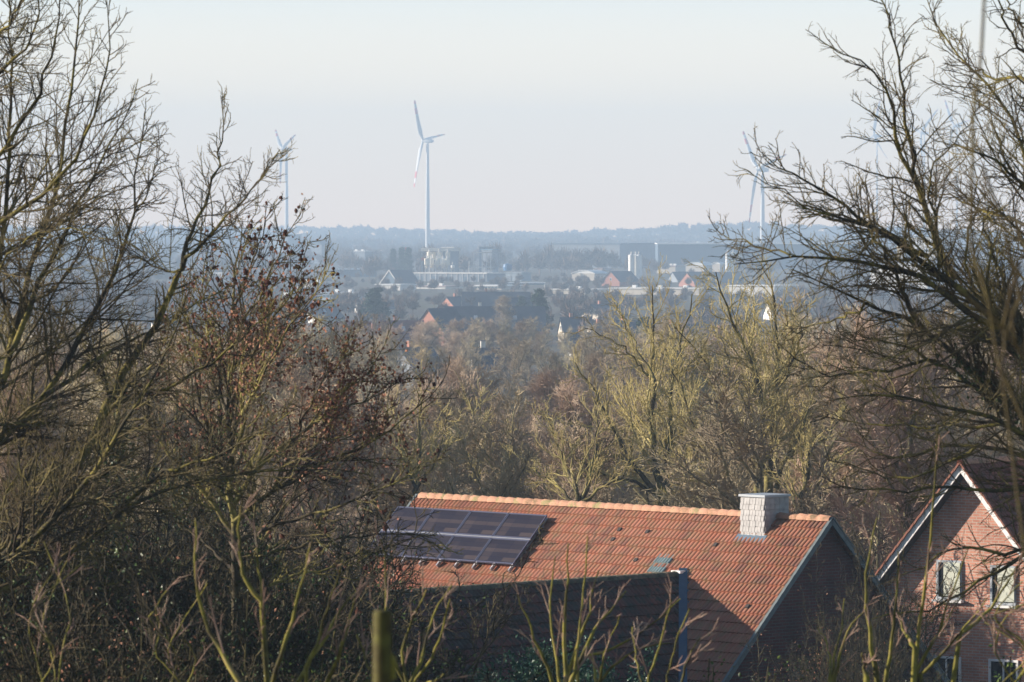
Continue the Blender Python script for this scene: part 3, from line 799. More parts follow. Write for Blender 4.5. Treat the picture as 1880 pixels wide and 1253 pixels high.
left_root, lp_, lb_ = hero('bare_tree', 'mossy bare tree with long limbs fanning diagonally upward across the sky', 'tree',
    limbs_l, DL, 23, [(-200, 1500), (-150, 1250), (-110, 1090), (-90, 900), (-80, 600), (-80, 350), (-80, 100)], dict(bark=M_near, twig=M_neartwig, r=.26, r1=.06, k=.80), dep=3.5, lv=near_lv)

# ---- tree with rust-brown dead leaves and dangling seed clusters
limbs_s = [
    ([(432, 1000), (425, 900), (420, 800), (418, 700), (424, 600), (430, 520), (440, 440), (446, 400)], .06, .006),
    ([(420, 850), (450, 760), (480, 700), (500, 650), (540, 590), (575, 545), (612, 500)], .035, .005),
    ([(424, 740), (460, 660), (490, 600), (520, 560), (545, 520), (560, 475), (572, 440)], .03, .005),
    ([(423, 640), (450, 580), (480, 540), (500, 490), (520, 440), (545, 400)], .025, .005),
    ([(430, 560), (460, 500), (480, 450), (490, 400), (500, 375)], .02, .005),
    ([(428, 930), (480, 850), (540, 800), (593, 771), (646, 710), (698, 657), (712, 628)], .045, .005),
    ([(430, 960), (500, 900), (580, 860), (650, 830), (710, 795), (760, 760), (798, 728)], .045, .005),
    ([(593, 775), (640, 750), (690, 730), (735, 700), (770, 690)], .02, .005),
    ([(540, 805), (570, 740), (600, 690), (640, 650), (660, 628)], .02, .005),
    ([(430, 1000), (520, 960), (600, 940), (680, 905), (740, 880), (790, 840)], .035, .005),
    ([(430, 1030), (520, 1010), (620, 990), (700, 985), (760, 975), (808, 990)], .03, .004),
    ([(425, 900), (390, 820), (365, 740), (350, 660), (345, 590), (330, 520)], .04, .005),
    ([(420, 780), (400, 700), (380, 600), (372, 520), (380, 460)], .03, .005),
    ([(428, 980), (370, 900), (310, 840), (270, 770), (250, 700), (245, 640)], .04, .005),
    ([(420, 700), (440, 640), (470, 620), (520, 610), (560, 590)], .02, .005),
    ([(500, 905), (560, 860), (600, 820), (650, 800), (690, 770), (720, 750)], .025, .005),
    ([(435, 1080), (480, 1000), (520, 930), (560, 880), (600, 880), (640, 880)], .03, .005),
    ([(432, 1050), (380, 1000), (330, 960), (290, 930)], .03, .005),
    ([(440, 1100), (520, 1060), (590, 1050), (650, 1020), (720, 1000)], .03, .005),
]
seed_lv = [
    dict(n=0, per_m=6.5, t0=.08, t1=1.0, lf=.34, ang=.62, S=8, wig=.14, trop=.10, rs=.5, rmin=.0055, lmin=.25),
    dict(n=0, per_m=8.5, t0=.1, t1=1.0, lf=.42, ang=.65, S=5, wig=.2, trop=.10, rs=.5, rmin=.004, lmin=.14),
    dict(n=0, per_m=6.0, t0=.2, t1=1.0, lf=.5, ang=.7, S=3, wig=.3, trop=.06, rs=.6, rmin=.003, lmin=.06),
]
DS = 72.0
def seeds_extra(rng, root, base, allp):
    ends = np.concatenate([allp[2][:, -1], allp[3][:, -1], allp[3][:, 1]])
    # project to photo pixels to know which branch bears what
    d = ends[:, 1]; px = CX + ends[:, 0] / d * F; py = HOR + (CZ - ends[:, 2]) / d * F
    hot = np.exp(-((px - 640) / 110) ** 2 - ((py - 720) / 120) ** 2) + .28 * np.exp(-((px - 480) / 120) ** 2 - ((py - 600) / 150) ** 2) + .22 * np.exp(-((px - 380) / 160) ** 2 - ((py - 650) / 200) ** 2)
    pick = rng.random(len(ends)) < hot * .95
    la = Acc(); leaves_at(la, rng, ends[pick], .050, 3, .06)
    la.build('leaves', M_leafdead, root, off=base)
    e2 = allp[2][:, -1]; d = e2[:, 1]; px = CX + e2[:, 0] / d * F; py = HOR + (CZ - e2[:, 2]) / d * F
    hot = .5 * np.exp(-((px - 520) / 90) ** 2 - ((py - 480) / 110) ** 2) + .5 * np.exp(-((px - 720) / 110) ** 2 - ((py - 930) / 110) ** 2) + .10
    pick = rng.random(len(e2)) < hot * .42
    sa = Acc(); c_ = e2[pick]; cones_at(sa, rng, c_, .075); cones_at(sa, rng, c_ + rng.normal(size=c_.shape) * .03, .055)
    sa.build('leaves', M_seed, root, off=base)
hero('leafy_winter_tree', 'bushy bare tree hung with rust-brown dead leaves and dark seed clusters beside the solar roof', 'tree',
    limbs_s, DS, 37, [(440, 1500), (436, 1250), (432, 1000)], dict(bark=M_mid, twig=M_mid, r=.13, r1=.06), dep=2.5, lv=seed_lv, extra=seeds_extra)

# ---- the bare trees standing right behind the tiled house
mid_lv = [
    dict(n=0, per_m=3.3, t0=.08, t1=1.0, lf=.40, ang=.55, S=9, wig=.15, trop=.09, rs=.40, rmin=.010, lmin=.6, taper=.7),
    dict(n=0, per_m=5.5, t0=.10, t1=1.0, lf=.40, ang=.6, S=6, wig=.18, trop=.07, rs=.45, rmin=.0075, lmin=.4),
    dict(n=0, per_m=4.6, t0=.15, t1=1.0, lf=.5, ang=.7, S=4, wig=.26, trop=.05, rs=.55, rmin=.0058, lmin=.22),
]
mid_trees = [
  ('bare tree with two straight mossy stems forking over the middle of the tiled roof', 182, 51, (1215, 1050), [
    ([(1217, 922), (1206, 867), (1198, 812), (1195, 757), (1198, 720), (1202, 665), (1200, 610), (1198, 555), (1196, 530)], .17, .02),
    ([(1220, 930), (1228, 830), (1231, 757), (1235, 706), (1253, 621), (1264, 573), (1272, 545)], .14, .02),
    ([(1206, 904), (1158, 849), (1136, 812), (1103, 742), (1077, 698), (1055, 665)], .11, .015),
    ([(1202, 700), (1176, 647), (1150, 600), (1140, 573), (1121, 548)], .06, .012),
    ([(1190, 690), (1147, 636), (1110, 621), (1081, 603)], .045, .012),
    ([(1214, 915), (1170, 890), (1120, 880), (1070, 850), (1020, 800)], .08, .014),
    ([(1224, 860), (1262, 820), (1290, 780), (1300, 730)], .06, .014)]),
  ('slim dark tree with leaning stem between the two thick mossy trees', 176, 52, (1330, 1050), [
    ([(1326, 945), (1312, 886), (1294, 820), (1272, 772), (1253, 720), (1235, 687), (1222, 640)], .13, .015),
    ([(1312, 886), (1330, 820), (1320, 770), (1330, 700)], .06, .012),
    ([(1318, 900), (1280, 880), (1250, 860), (1230, 880)], .05, .012)]),
  ('tall bare tree with clustered trunks rising beside the slate chimney', 186, 53, (1405, 1040), [
    ([(1393, 915), (1397, 830), (1398, 757), (1397, 706), (1375, 662), (1360, 610), (1342, 566), (1320, 518), (1312, 500)], .19, .018),
    ([(1411, 915), (1415, 812), (1415, 750), (1426, 684), (1430, 629), (1425, 560), (1411, 520), (1400, 492)], .18, .018),
    ([(1426, 897), (1441, 845), (1463, 805), (1477, 772), (1507, 720), (1529, 698), (1545, 660)], .10, .014),
    ([(1386, 860), (1353, 805), (1323, 720), (1294, 658), (1257, 614), (1240, 600)], .09, .014),
    ([(1397, 800), (1370, 740), (1345, 690), (1330, 640), (1322, 600)], .07, .014),
    ([(1418, 740), (1450, 680), (1470, 620), (1480, 560)], .06, .014),
    ([(1420, 870), (1470, 820), (1520, 800), (1570, 760)], .06, .014)]),
  ('crooked mossy tree bending out just past the chimney', 178, 54, (1460, 1040), [
    ([(1463, 945), (1475, 904), (1487, 867), (1482, 835), (1521, 800), (1560, 740)], .13, .015),
    ([(1470, 925), (1505, 880), (1535, 845), (1560, 830), (1600, 800)], .10, .014),
    ([(1463, 935), (1440, 890), (1425, 860), (1430, 820)], .07, .014)]),
  ('low spreading mossy tree behind the ridge right of the solar panels', 170, 55, (1060, 1040), [
    ([(1060, 935), (1050, 880), (1030, 830), (1010, 790), (985, 750)], .09, .014),
    ([(1062, 930), (1085, 880), (1095, 820), (1090, 770), (1100, 720)], .10, .014),
    ([(1058, 930), (1020, 890), (970, 860), (935, 850)], .07, .014),
    ([(1064, 925), (1110, 890), (1150, 870), (1180, 830)], .07, .014)]),
  ('slender double-stemmed tree standing behind the middle of the roof ridge', 200, 56, (870, 1020), [
    ([(872, 935), (880, 860), (884, 800), (878, 760), (886, 720)], .08, .012),
    ([(876, 935), (866, 850), (872, 790), (862, 740)], .07, .012),
    ([(905, 935), (915, 880), (930, 830), (925, 780)], .05, .012)]),
  ('thin upright tree growing above the upper corner of the solar panels', 168, 57, (765, 1020), [
    ([(762, 940), (766, 860), (772, 800), (768, 740), (775, 700)], .09, .012),
    ([(765, 900), (740, 840), (735, 790), (720, 750)], .06, .012),
    ([(764, 900), (800, 850), (815, 800), (820, 760)], .05, .012)]),
]
for lab, D_, sd_, tr_, li in mid_trees:
    hero('bare_tree', lab, 'tree', li, D_, sd_, [tr_, (tr_[0], 980), li[0][0][0]], dict(bark=M_mid, twig=M_midtwig, r=.26, r1=.2), dep=4.0, lv=mid_lv, jit=.05)

# ---- tree kinds for the woods: each built once, then copied
def tree_kind(seed, h=10.0, n_limb=16, ang=.55, spread=.45, trop=.12, trunkr=.16, fork=.22, dens=1.15, tw=.0105, mats=None, weep=0, name='bare_tree', lights=3):
    rng = np.random.default_rng(seed)
    root = thing(name, None, 'tree')
    S = 12
    tpath = np.zeros((1, S, 3)); tpath[0, :, 2] = np.linspace(-.3, h * .93, S)
    tpath[0, 1:, :2] += np.cumsum(rng.normal(size=(S - 1, 2)) * h * .012, 0)
    tr = (trunkr * (1 - np.linspace(0, 1, S)) ** .8 + .02)[None]
    L1, R1 = grow(rng, tpath, tr, n_limb, fork, .97, spread, ang, 9, .10, trop, .62, .022, taper=.62, lmin=h * .1)
    ta = Acc(); ta.tubes(tpath, tr, 7); ta.tubes(L1, R1, 5)
    ta.build('trunk', mats[0], root, smooth=True)
    ca = Acc()
    L2, R2_ = grow(rng, L1, R1, int(9 * dens), .15, 1, .42, .6, 7, .16, trop * .8 - weep, .5, tw * 1.2, lmin=.7)
    L3, R3 = grow(rng, L2, R2_, int(7 * dens), .12, 1, .45, .6, 5, .15, trop * .5 - weep * 1.5, .55, tw, lmin=.4)
    ca.tubes(L2, R2_, 3); ca.tubes(L3, R3, 3)
    if lights > 2:
        L4, R4 = grow(rng, L3, R3, 4, .15, 1, .55, .6, 3, .14, -weep, .6, tw * .75, lmin=.3); ca.tubes(L4, R4, 3)
    ca.build('crown', mats[1], root)
    return root
kinds = [
    tree_kind(101, ang=.5, spread=.5, mats=(M_trunk, M_crown)),
    tree_kind(102, ang=.75, spread=.55, n_limb=18, trop=.06, fork=.3, mats=(M_trunk, M_crown)),
    tree_kind(103, ang=.4, spread=.42, n_limb=22, trop=.16, fork=.12, mats=(M_trunk, M_crownred)),
    tree_kind(104, ang=.6, spread=.5, n_limb=16, trunkr=.2, fork=.25, mats=(M_trunk, M_crown)),
    tree_kind(105, ang=.5, spread=.4, n_limb=20, trop=.1, weep=.10, trunkr=.12, fork=.2, mats=(M_birch, M_crownred), name='birch_tree'),
    tree_kind(106, ang=.85, spread=.6, n_limb=14, trop=.05, fork=.35, trunkr=.2, mats=(M_trunk, M_crown)),
]
kind_words = ['upright bare tree', 'round bare tree', 'fine-twigged reddish bare tree', 'mossy green bare tree', 'pale-stemmed birch', 'broad spreading bare tree']
for k in kinds: k.location = (0, -500, 0)
used_k = [False] * len(kinds)
rw = random.Random(8)
def put_tree(ki, px, d, py_top, zone, group, lab=None, wide=1.0):
    xw_ = (px - CX) / F * d
    g_ = float(ground(xw_, d)); h_ = P(px, py_top, d)[2] - g_
    if h_ < 3: return
    o = kinds[ki]
    if used_k[ki]: o = copy_tree(o)
    used_k[ki] = True
    o.location = (xw_, d, g_ - .1)
    s_ = h_ / 9.9
    o.scale = (s_ * wide, s_ * wide, s_) if wide else (s_,) * 3
    o.rotation_euler = (0, 0, rw.random() * 6.28)
    o['label'] = lab or (kind_words[ki] + ' ' + zone)
    o['category'] = 'tree'; o['group'] = group
# wood straight behind the houses, 165 - 330 m away
zones = [
    # d0, d1, n, py_top function, phrase, group
    (160, 215, 26, lambda px, r: (800 if 640 < px < 1080 else 690) + r.uniform(-40, 60) - (40 if px > 1520 else 0) + (120 if 1080 <= px <= 1500 else 0), 'in the wood directly behind the tiled house', 'trees of the near wood'),
    (215, 300, 36, lambda px, r: (745 if 620 < px < 1060 else 650) + r.uniform(-30, 50) + (90 if 1060 <= px <= 1500 else 0), 'in the middle of the wood behind the houses', 'trees of the middle wood'),
    (300, 450, 50, lambda px, r: (690 if 620 < px < 1060 else 655) + r.uniform(-25, 35), 'in the deeper wood below the town', 'trees of the deeper wood'),
    (450, 660, 46, lambda px, r: (640 if 620 < px < 1100 else 615) + r.uniform(-18, 22), 'at the far side of the wood near the first roofs', 'trees at the edge of the town'),
    (700, 1050, 44, lambda px, r: 604 + r.uniform(-5, 18), 'standing among the houses of the town', 'trees among the town houses'),
]
for zi, (d0, d1, n, ft, phrase, grp) in enumerate(zones):
    for i in range(n):
        px = -140 + (i + rw.random()) / n * 2160
        d = d0 + rw.random() * (d1 - d0)
        if d < 165 and 700 < px < 1600: d += 30
        if zi == 3 and 800 < px < 990: continue
        ki = rw.choices(range(6), weights=[4, 4, 5, 3 if zi < 3 else 1, 1, 3])[0]
        put_tree(ki, px, d, ft(px, rw), phrase, grp, wide=rw.uniform(.9, 1.25) * (1.15 if zi > 1 else 1))
for i in range(9):
    put_tree((2, 0, 2, 5, 0, 2, 0, 2, 1)[i], 772 + i * 27 + rw.uniform(-8, 8), 880 + 25 * (i % 3), 593 + rw.uniform(-3, 9), 'screening the long dark roof', 'trees before the long dark roof', wide=1.5)
# three dark trees whose stems show through the gap
put_tree(5, 845, 655, 642, '', 'single trees', 'dark many-stemmed bare tree, first of three in the gap above the solar panels', 1.3)
put_tree(1, 936, 640, 636, '', 'single trees', 'dark forked bare tree, middle of three in the gap above the solar panels', 1.2)
put_tree(0, 965, 648, 640, '', 'single trees', 'dark slim bare tree, last of three in the gap above the solar panels', 1.0)
put_tree(4, 927, 1180, 548, '', 'single birches', 'pale birch in front of the long dark roof', 1.6)
put_tree(2, 770, 900, 596, '', 'single trees', 'reddish fine tree just under the small orange gable', 1.6)

# ---- conifers
def conifer(name, label, px, d, py_top, seed, layered=False, wide=.32):
    rng = np.random.default_rng(seed)
    xw_ = (px - CX) / F * d; g_ = float(ground(xw_, d)); h_ = P(px, py_top, d)[2] - g_
    root = thing(name, label, 'conifer', (xw_, d, g_))
    ta = Acc(); ta.tubes(np.array([[[0, 0, -.3], [.1, 0, h_ * .5], [0, .1, h_ * .97]]]), np.array([[.35, .22, .05]]), 8); ta.build('trunk', M_trunk, root, smooth=True)
    ca = Acc(); n = 46; B, Rr = [], []
    for i in range(n):
        t = (i + .5) / n
        if layered: z = h_ * (.3 + .7 * (math.floor(t * 9) + rng.random() * .35) / 9.3)
        else: z = h_ * (.18 + .8 * t)
        rel = (z / h_ - .15) / .85
        ln = h_ * wide * ((1 - rel) ** .7 if not layered else (1.15 - rel) ** .8) * rng.uniform(.7, 1.15)
        a_ = rng.random() * 6.28
        s = np.linspace(0, 1, 5)[:, None]
        dirv = np.array([math.cos(a_), math.sin(a_), 0])
        p_ = np.array([0, 0, z]) + dirv * ln * s + np.array([0, 0, 1.0]) * (ln * (.10 if layered else -.18) * s ** 1.5)
        B.append(p_); Rr.append(np.linspace(.07, .02, 5))
    B = np.stack(B); ca.tubes(B, np.stack(Rr), 4)
    # needle sprays: many small blades around each branch
    m = 140; idx = np.repeat(np.arange(n), m); t = rng.random(n * m) ** .7; f = t * 3.999; i0 = f.astype(int); fr = (f - i0)[:, None]
    c = B[idx, i0] * (1 - fr) + B[idx, i0 + 1] * fr
    c = c + rng.normal(size=c.shape) * np.array([.5, .5, .16 if layered else .28]) * (h_ / 14)
    leaves_at(ca, rng, c, h_ * .042, 1, .05, droop=.1)
    ca.build('crown', M_needle, root)
conifer('cedar_tree', 'dark layered cedar rising from the town, far above the solar panels', 690, 1350, 527, 1, True, .42)
conifer('pine_tree', 'dense dark green pine beside the long dark roof', 990, 1300, 532, 2, False, .36)
conifer('pine_tree', 'small dark pine crown between the white gable and the dense pine', 958, 1420, 545, 3, False, .4)
conifer('pine_tree', 'small dark pine before the white flat roofs', 616, 1700, 541, 4, False, .4)
conifer('pine_tree', 'hazy dark pine among the town trees behind the double-stemmed tree', 1182, 850, 585, 5, False, .33)
conifer('pine_tree', 'narrow dark pine just behind the tall clustered trunks', 1290, 900, 610, 6, False, .3)
for i_, (px_, d_, pt_) in enumerate(((722, 2750, 458), (738, 2700, 455), (750, 2650, 456))):
    conifer('poplar_tree', ['narrow dark spire tree beside the red sign, first of three', 'narrow dark spire tree beside the red sign, second of three', 'narrow dark spire tree nearest the concrete plant'][i_], px_, d_, pt_, 60 + i_, False, .14)

# ---- distant trees: one mass of twig sprays
def spray_trees(name, label, spots, seed, blades=150, w_=.22, mat_=None):
    rng = np.random.default_rng(seed); ac = Acc()
    for (x, y, h_, r_) in spots:
        g_ = float(ground(x, y)); n = blades
        z0 = rng.uniform(.15, .35) * h_
        org = np.array([x, y, g_ + z0])[None] + np.stack([rng.normal(size=n) * r_ * .25, rng.normal(size=n) * r_ * .25, rng.random(n) * h_ * .3], 1)
        th = rng.random(n) * 6.28; el = np.arccos(rng.random(n) * 1.25 - .25)
        dr = np.stack([np.cos(th) * np.sin(el), np.sin(th) * np.sin(el), np.cos(el)], 1)
        tip = np.array([x, y, g_ + h_ * .5])[None] + dr * np.stack([r_ * np.ones(n), r_ * np.ones(n), h_ * .5 * np.ones(n)], 1) * (rng.uniform(.6, 1.0, n)[:, None])
        sdv = nrm(np.cross(tip - org, rng.normal(size=(n, 3)))) * (w_ * h_ / 12 * rng.uniform(.6, 1.4, n))[:, None]
        mid = (org + tip) / 2 + rng.normal(size=(n, 3)) * .25
        v = np.stack([org - sdv * .6, org + sdv * .6, mid + sdv, tip, mid - sdv], 1).reshape(-1, 3)
        b = (np.arange(n) * 5)[:, None]
        ac.tris(v, np.concatenate([b + np.array([[0, 1, 2]]), b + np.array([[0, 2, 4]]), b + np.array([[4, 2, 3]])]))
        ac.tubes(np.array([[[x, y, g_ - .2], [x, y, g_ + h_ * .7]]]), np.array([[h_ * .022, h_ * .01]]), 4)
    o = ac.build(name, mat_ or M_far); return tag(o, label, kind='stuff')
r8 = random.Random(77)
spots = []
for d0, d1, n, top0 in ((1100, 1500, 200, 588), (1500, 2000, 420, 560), (2000, 2450, 380, 532), (2560, 3100, 330, 487), (3250, 3900, 420, 462), (3900, 5100, 560, 450)):
    for i in range(n):
        d = r8.uniform(d0, d1); px = r8.uniform(-250, 2130)
        z = P(px, top0 + r8.uniform(-8, 10), d)[2]; x = (px - CX) / F * d
        h_ = (r8.uniform(3.2, 6.2) if d > 1650 and 500 < px < 1500 else r8.uniform(6, 9)) if d < 2700 else r8.uniform(8, 13)
        if d < 1290 and 790 < px < 1010: continue
        if 1820 < d < 2060 and 1110 < px < 1180: continue
        if 2380 < d < 2700 and 760 < px < 940: continue
        if 560 < px < 1450 and d < 3100 and r8.random() < .15: continue
        spots.append((x, d, h_, h_ * r8.uniform(.35, .55)))
for (px, d, t) in ((790, 2800, 442), (908, 3000, 436), (775, 3000, 447), (1060, 2900, 446), (1085, 2900, 448), (1103, 2900, 444), (1010, 2950, 440), (1035, 2950, 446), (690, 2500, 462), (678, 2500, 470), (640, 3300, 452), (1125, 2900, 452), (990, 2880, 455), (965, 2880, 452), (1320, 4200, 440), (1140, 2200, 545), (1080, 1500, 545), (1065, 1450, 555), (1100, 1480, 560)):
    x = (px - CX) / F * d; h_ = P(px, t, d)[2] - float(ground(x, d)); spots.append((x, d, h_, h_ * .42))
spray_trees('distant_trees', 'hazy bare trees scattered through the town and plain', spots, 5)
spots = []
for row in range(9):
    d = 5150 + row * 270
    for i in range(210):
        px = -300 + (i + r8.random()) * 12; x = (px - CX) / F * d
        spots.append((x, d + r8.uniform(-120, 120), r8.uniform(10.5, 14) * (1 + .16 * math.sin(px * .013 + row * .7) + .10 * math.sin(px * .047 + row)), r8.uniform(6, 10)))
spray_trees('horizon_woodland', 'pale blue wooded ridge along the horizon', spots, 6, blades=44, w_=1.1)
# ================================================================== shrubs and thicket on the near slope
def coppice(name, label, base_px, D, stems, seed, mossy=M_yellowmoss, shoot=M_shoot, side=1.0, group=None, r=.03):
    """stems: pixel polylines; thin side shoots are added"""
    rng = np.random.default_rng(seed)
    base = P(base_px[0], base_px[1], D); base[2] = float(ground(base[0], base[1])) - .1
    root = thing(name, label, 'shrub', tuple(base), 0, group)
    LP, LR = [], []
    for st in stems:
        pts = [(base_px[0] + (st[0][0] - base_px[0]) * .3, base_px[1])] + list(st)
        p_, r_ = far_spread(rng, st, D, .6 * (rng.random() * 2 - 1), r * .8 * rng.uniform(.6, 1.1), .005, 10, .006)
        # root the stem in the ground
        p0 = base + rng.normal(size=3) * np.array([.12, .12, 0])
        LP.append(np.concatenate([np.linspace(p0, p_[0], 4)[:-1], p_])); LR.append(np.concatenate([np.full(3, r_[0] * 1.15), r_]))
    LP = np.stack(LP); LR = np.stack(LR)
    sa = Acc(); sa.tubes(LP, LR, 7); sa.build('stem', mossy, root, smooth=True, off=base)
    up_ = LP[:, 3:]; ur = LR[:, 3:]
    L2, R2_ = grow(rng, up_, ur, max(1, int(3 * side + .5)), .1, .95, .30, .38, 8, .035, .03, .38, .0042, lmin=.2)
    L3, R3 = grow(rng, L2, R2_, 3, .15, .95, .4, .5, 6, .08, .03, .55, .0028, lmin=.12)
    ca = Acc(); ca.tubes(L2, R2_, 5); ca.tubes(L3, R3, 4); ca.build('crown', shoot, root, off=base)
    return root
coppice('coppiced_shrub', 'clump of upright yellow-mossed stems before the dark wing roof', (1045, 1340), 42, [
    [(1040, 1270), (1035, 1180), (1038, 1110), (1044, 1040), (1043, 1000)],
    [(1050, 1270), (1062, 1180), (1070, 1100), (1075, 1040), (1080, 985)],
    [(1030, 1270), (1020, 1200), (1008, 1130), (1012, 1070), (1020, 1020)],
    [(1042, 1270), (1080, 1180), (1110, 1130), (1130, 1105), (1150, 1085)],
    [(1035, 1265), (1055, 1200), (1085, 1120), (1090, 1070), (1098, 1050)],
    [(1020, 1270), (1010, 1230), (985, 1190), (975, 1150), (950, 1095)]], 1)
coppice('coppiced_shrub', 'low shrub with two long mossy stems reaching across the zinc valley', (1100, 1340), 44, [
    [(1098, 1260), (1105, 1215), (1125, 1160), (1140, 1130)],
    [(1060, 1210), (1130, 1190), (1180, 1160), (1210, 1135), (1250, 1100)],
    [(1100, 1255), (1130, 1220), (1170, 1190), (1230, 1180)],
    [(1096, 1260), (1090, 1220), (1080, 1190)]], 2, r=.022)
coppice('coppiced_shrub', 'thick mossy coppice stool with six stems before the gabled house', (1650, 1360), 43, [
    [(1680, 1260), (1683, 1190), (1690, 1130), (1702, 1060), (1710, 980), (1716, 880), (1722, 780)],
    [(1625, 1260), (1636, 1190), (1643, 1120), (1648, 1060), (1650, 1010)],
    [(1612, 1260), (1600, 1190), (1592, 1120), (1587, 1060), (1600, 990), (1612, 950)],
    [(1684, 1230), (1720, 1170), (1742, 1110), (1760, 1060), (1775, 1010)],
    [(1690, 1240), (1730, 1200), (1760, 1165), (1800, 1120), (1812, 1100)],
    [(1762, 1165), (1800, 1140), (1830, 1100), (1850, 1070), (1868, 1040)],
    [(1680, 1190), (1660, 1160), (1648, 1120)],
    [(1590, 1245), (1585, 1220), (1582, 1200)]], 3, r=.036)
coppice('coppiced_shrub', 'thin shrub with lit twigs against the dark brick gable end', (1530, 1340), 46, [
    [(1525, 1260), (1524, 1200), (1520, 1180), (1500, 1150)],
    [(1530, 1260), (1545, 1190), (1560, 1150), (1590, 1120)],
    [(1528, 1260), (1530, 1210), (1546, 1160), (1550, 1100)]], 4, r=.022)
coppice('coppiced_shrub', 'mossy leaning shrub at the foot of the wooden post', (590, 1340), 36, [
    [(545, 1255), (566, 1220), (590, 1180), (612, 1140), (640, 1100), (676, 1065)],
    [(562, 1225), (590, 1170), (597, 1130), (612, 1085), (630, 1030)],
    [(660, 1255), (700, 1245), (672, 1220), (668, 1190), (655, 1165)],
    [(600, 1255), (625, 1200), (640, 1150), (650, 1100)]], 5, r=.026)
coppice('coppiced_shrub', 'upright yellow-green stem with pale shoots in the dark thicket', (490, 1340), 34, [
    [(494, 1260), (488, 1200), (483, 1150), (480, 1100), (475, 1050), (470, 980)],
    [(480, 1105), (455, 1080), (440, 1040), (438, 980), (440, 930)],
    [(440, 1255), (415, 1210), (385, 1160), (362, 1110), (358, 1060), (360, 950)],
    [(500, 1260), (520, 1200), (540, 1120), (560, 1050), (575, 990)]], 6, r=.024)
coppice('coppiced_shrub', 'tangle of mossy shoots just beside the wooden post before the dark roof', (750, 1340), 38, [
    [(752, 1258), (770, 1220), (785, 1170), (800, 1120), (830, 1072)],
    [(756, 1258), (790, 1215), (812, 1160), (826, 1100)],
    [(748, 1258), (735, 1200), (760, 1130), (785, 1080)],
    [(745, 1258), (715, 1200), (705, 1140), (712, 1060), (700, 990)],
    [(770, 1258), (800, 1250), (815, 1235)]], 7, r=.02)
coppice('coppiced_shrub', 'bare grey shoots rising before the shaded tiles beside the zinc valley', (1215, 1340), 40, [
    [(1190, 1258), (1205, 1200), (1222, 1150), (1235, 1100)],
    [(1225, 1258), (1235, 1200), (1252, 1150), (1265, 1120)],
    [(1250, 1258), (1262, 1210), (1285, 1170)],
    [(1180, 1258), (1165, 1200), (1160, 1150)]], 8, r=.013)
for k_, (bx_, top_, lb_) in enumerate(((1860, 1080, 'bare twiggy shrub at the very edge, before the gabled house'), (90, 1000, 'tall bare shrub beside the diagonal mossy limb, in the dark thicket'), (330, 1090, 'bare shrub with leaning pink shoots in the dark thicket'))):
    rr_ = random.Random(40 + k_)
    coppice('coppiced_shrub', lb_, (bx_, 1340), 38 + k_ * 1.5, [[(bx_ + rr_.uniform(-30, 30), 1262), (bx_ + rr_.uniform(-50, 50), 1200), (bx_ + rr_.uniform(-70, 70), 1130), (bx_ + rr_.uniform(-80, 80), top_ + rr_.uniform(-20, 60))] for _ in range(4)], 50 + k_, r=.010)

# blurred sapling and sawn post close to the camera
coppice('sapling', 'thin out-of-focus sapling crossing the big dark tree', (1905, 1300), 15, [
    [(1925, 1000), (1890, 780), (1850, 700), (1815, 600), (1790, 500), (1772, 400), (1775, 290), (1797, 200), (1806, 100), (1805, -20)],
    [(1905, 800), (1888, 640), (1880, 560), (1870, 520), (1835, 400), (1812, 310)],
    [(1840, 690), (1850, 560), (1875, 480)]], 9, side=.15, mossy=M_neartwig, shoot=M_neartwig, r=.0085)
pb = P(703, 1400, 16.0); gp = float(ground(pb[0], pb[1])); pt_ = P(702, 1122, 16.0)
root = thing('wooden_post', 'blurred mossy stump post close by, standing before the wing roof', 'post', (pt_[0], 16.0, gp))
ac = Acc(); hh_ = pt_[2] - gp
ac.lathe([(.036, -.1), (.034, hh_ * .4), (.031, hh_ * .8), (.029, hh_ - .01), (.026, hh_), (.001, hh_ + .004)], 14)
ac.build('shaft', bark('post_moss', [(.3, (.03, .025, .012)), (.5, (.07, .06, .02)), (.7, (.12, .12, .03))], scale=9), root, smooth=True)
ac = Acc(); ac.lathe([(.012, hh_ * .9), (.014, hh_ * .93), (.006, hh_ * .935)], 8, (.03, 0, 0)); ac.build('branch_stub', M_yellowmoss, root)

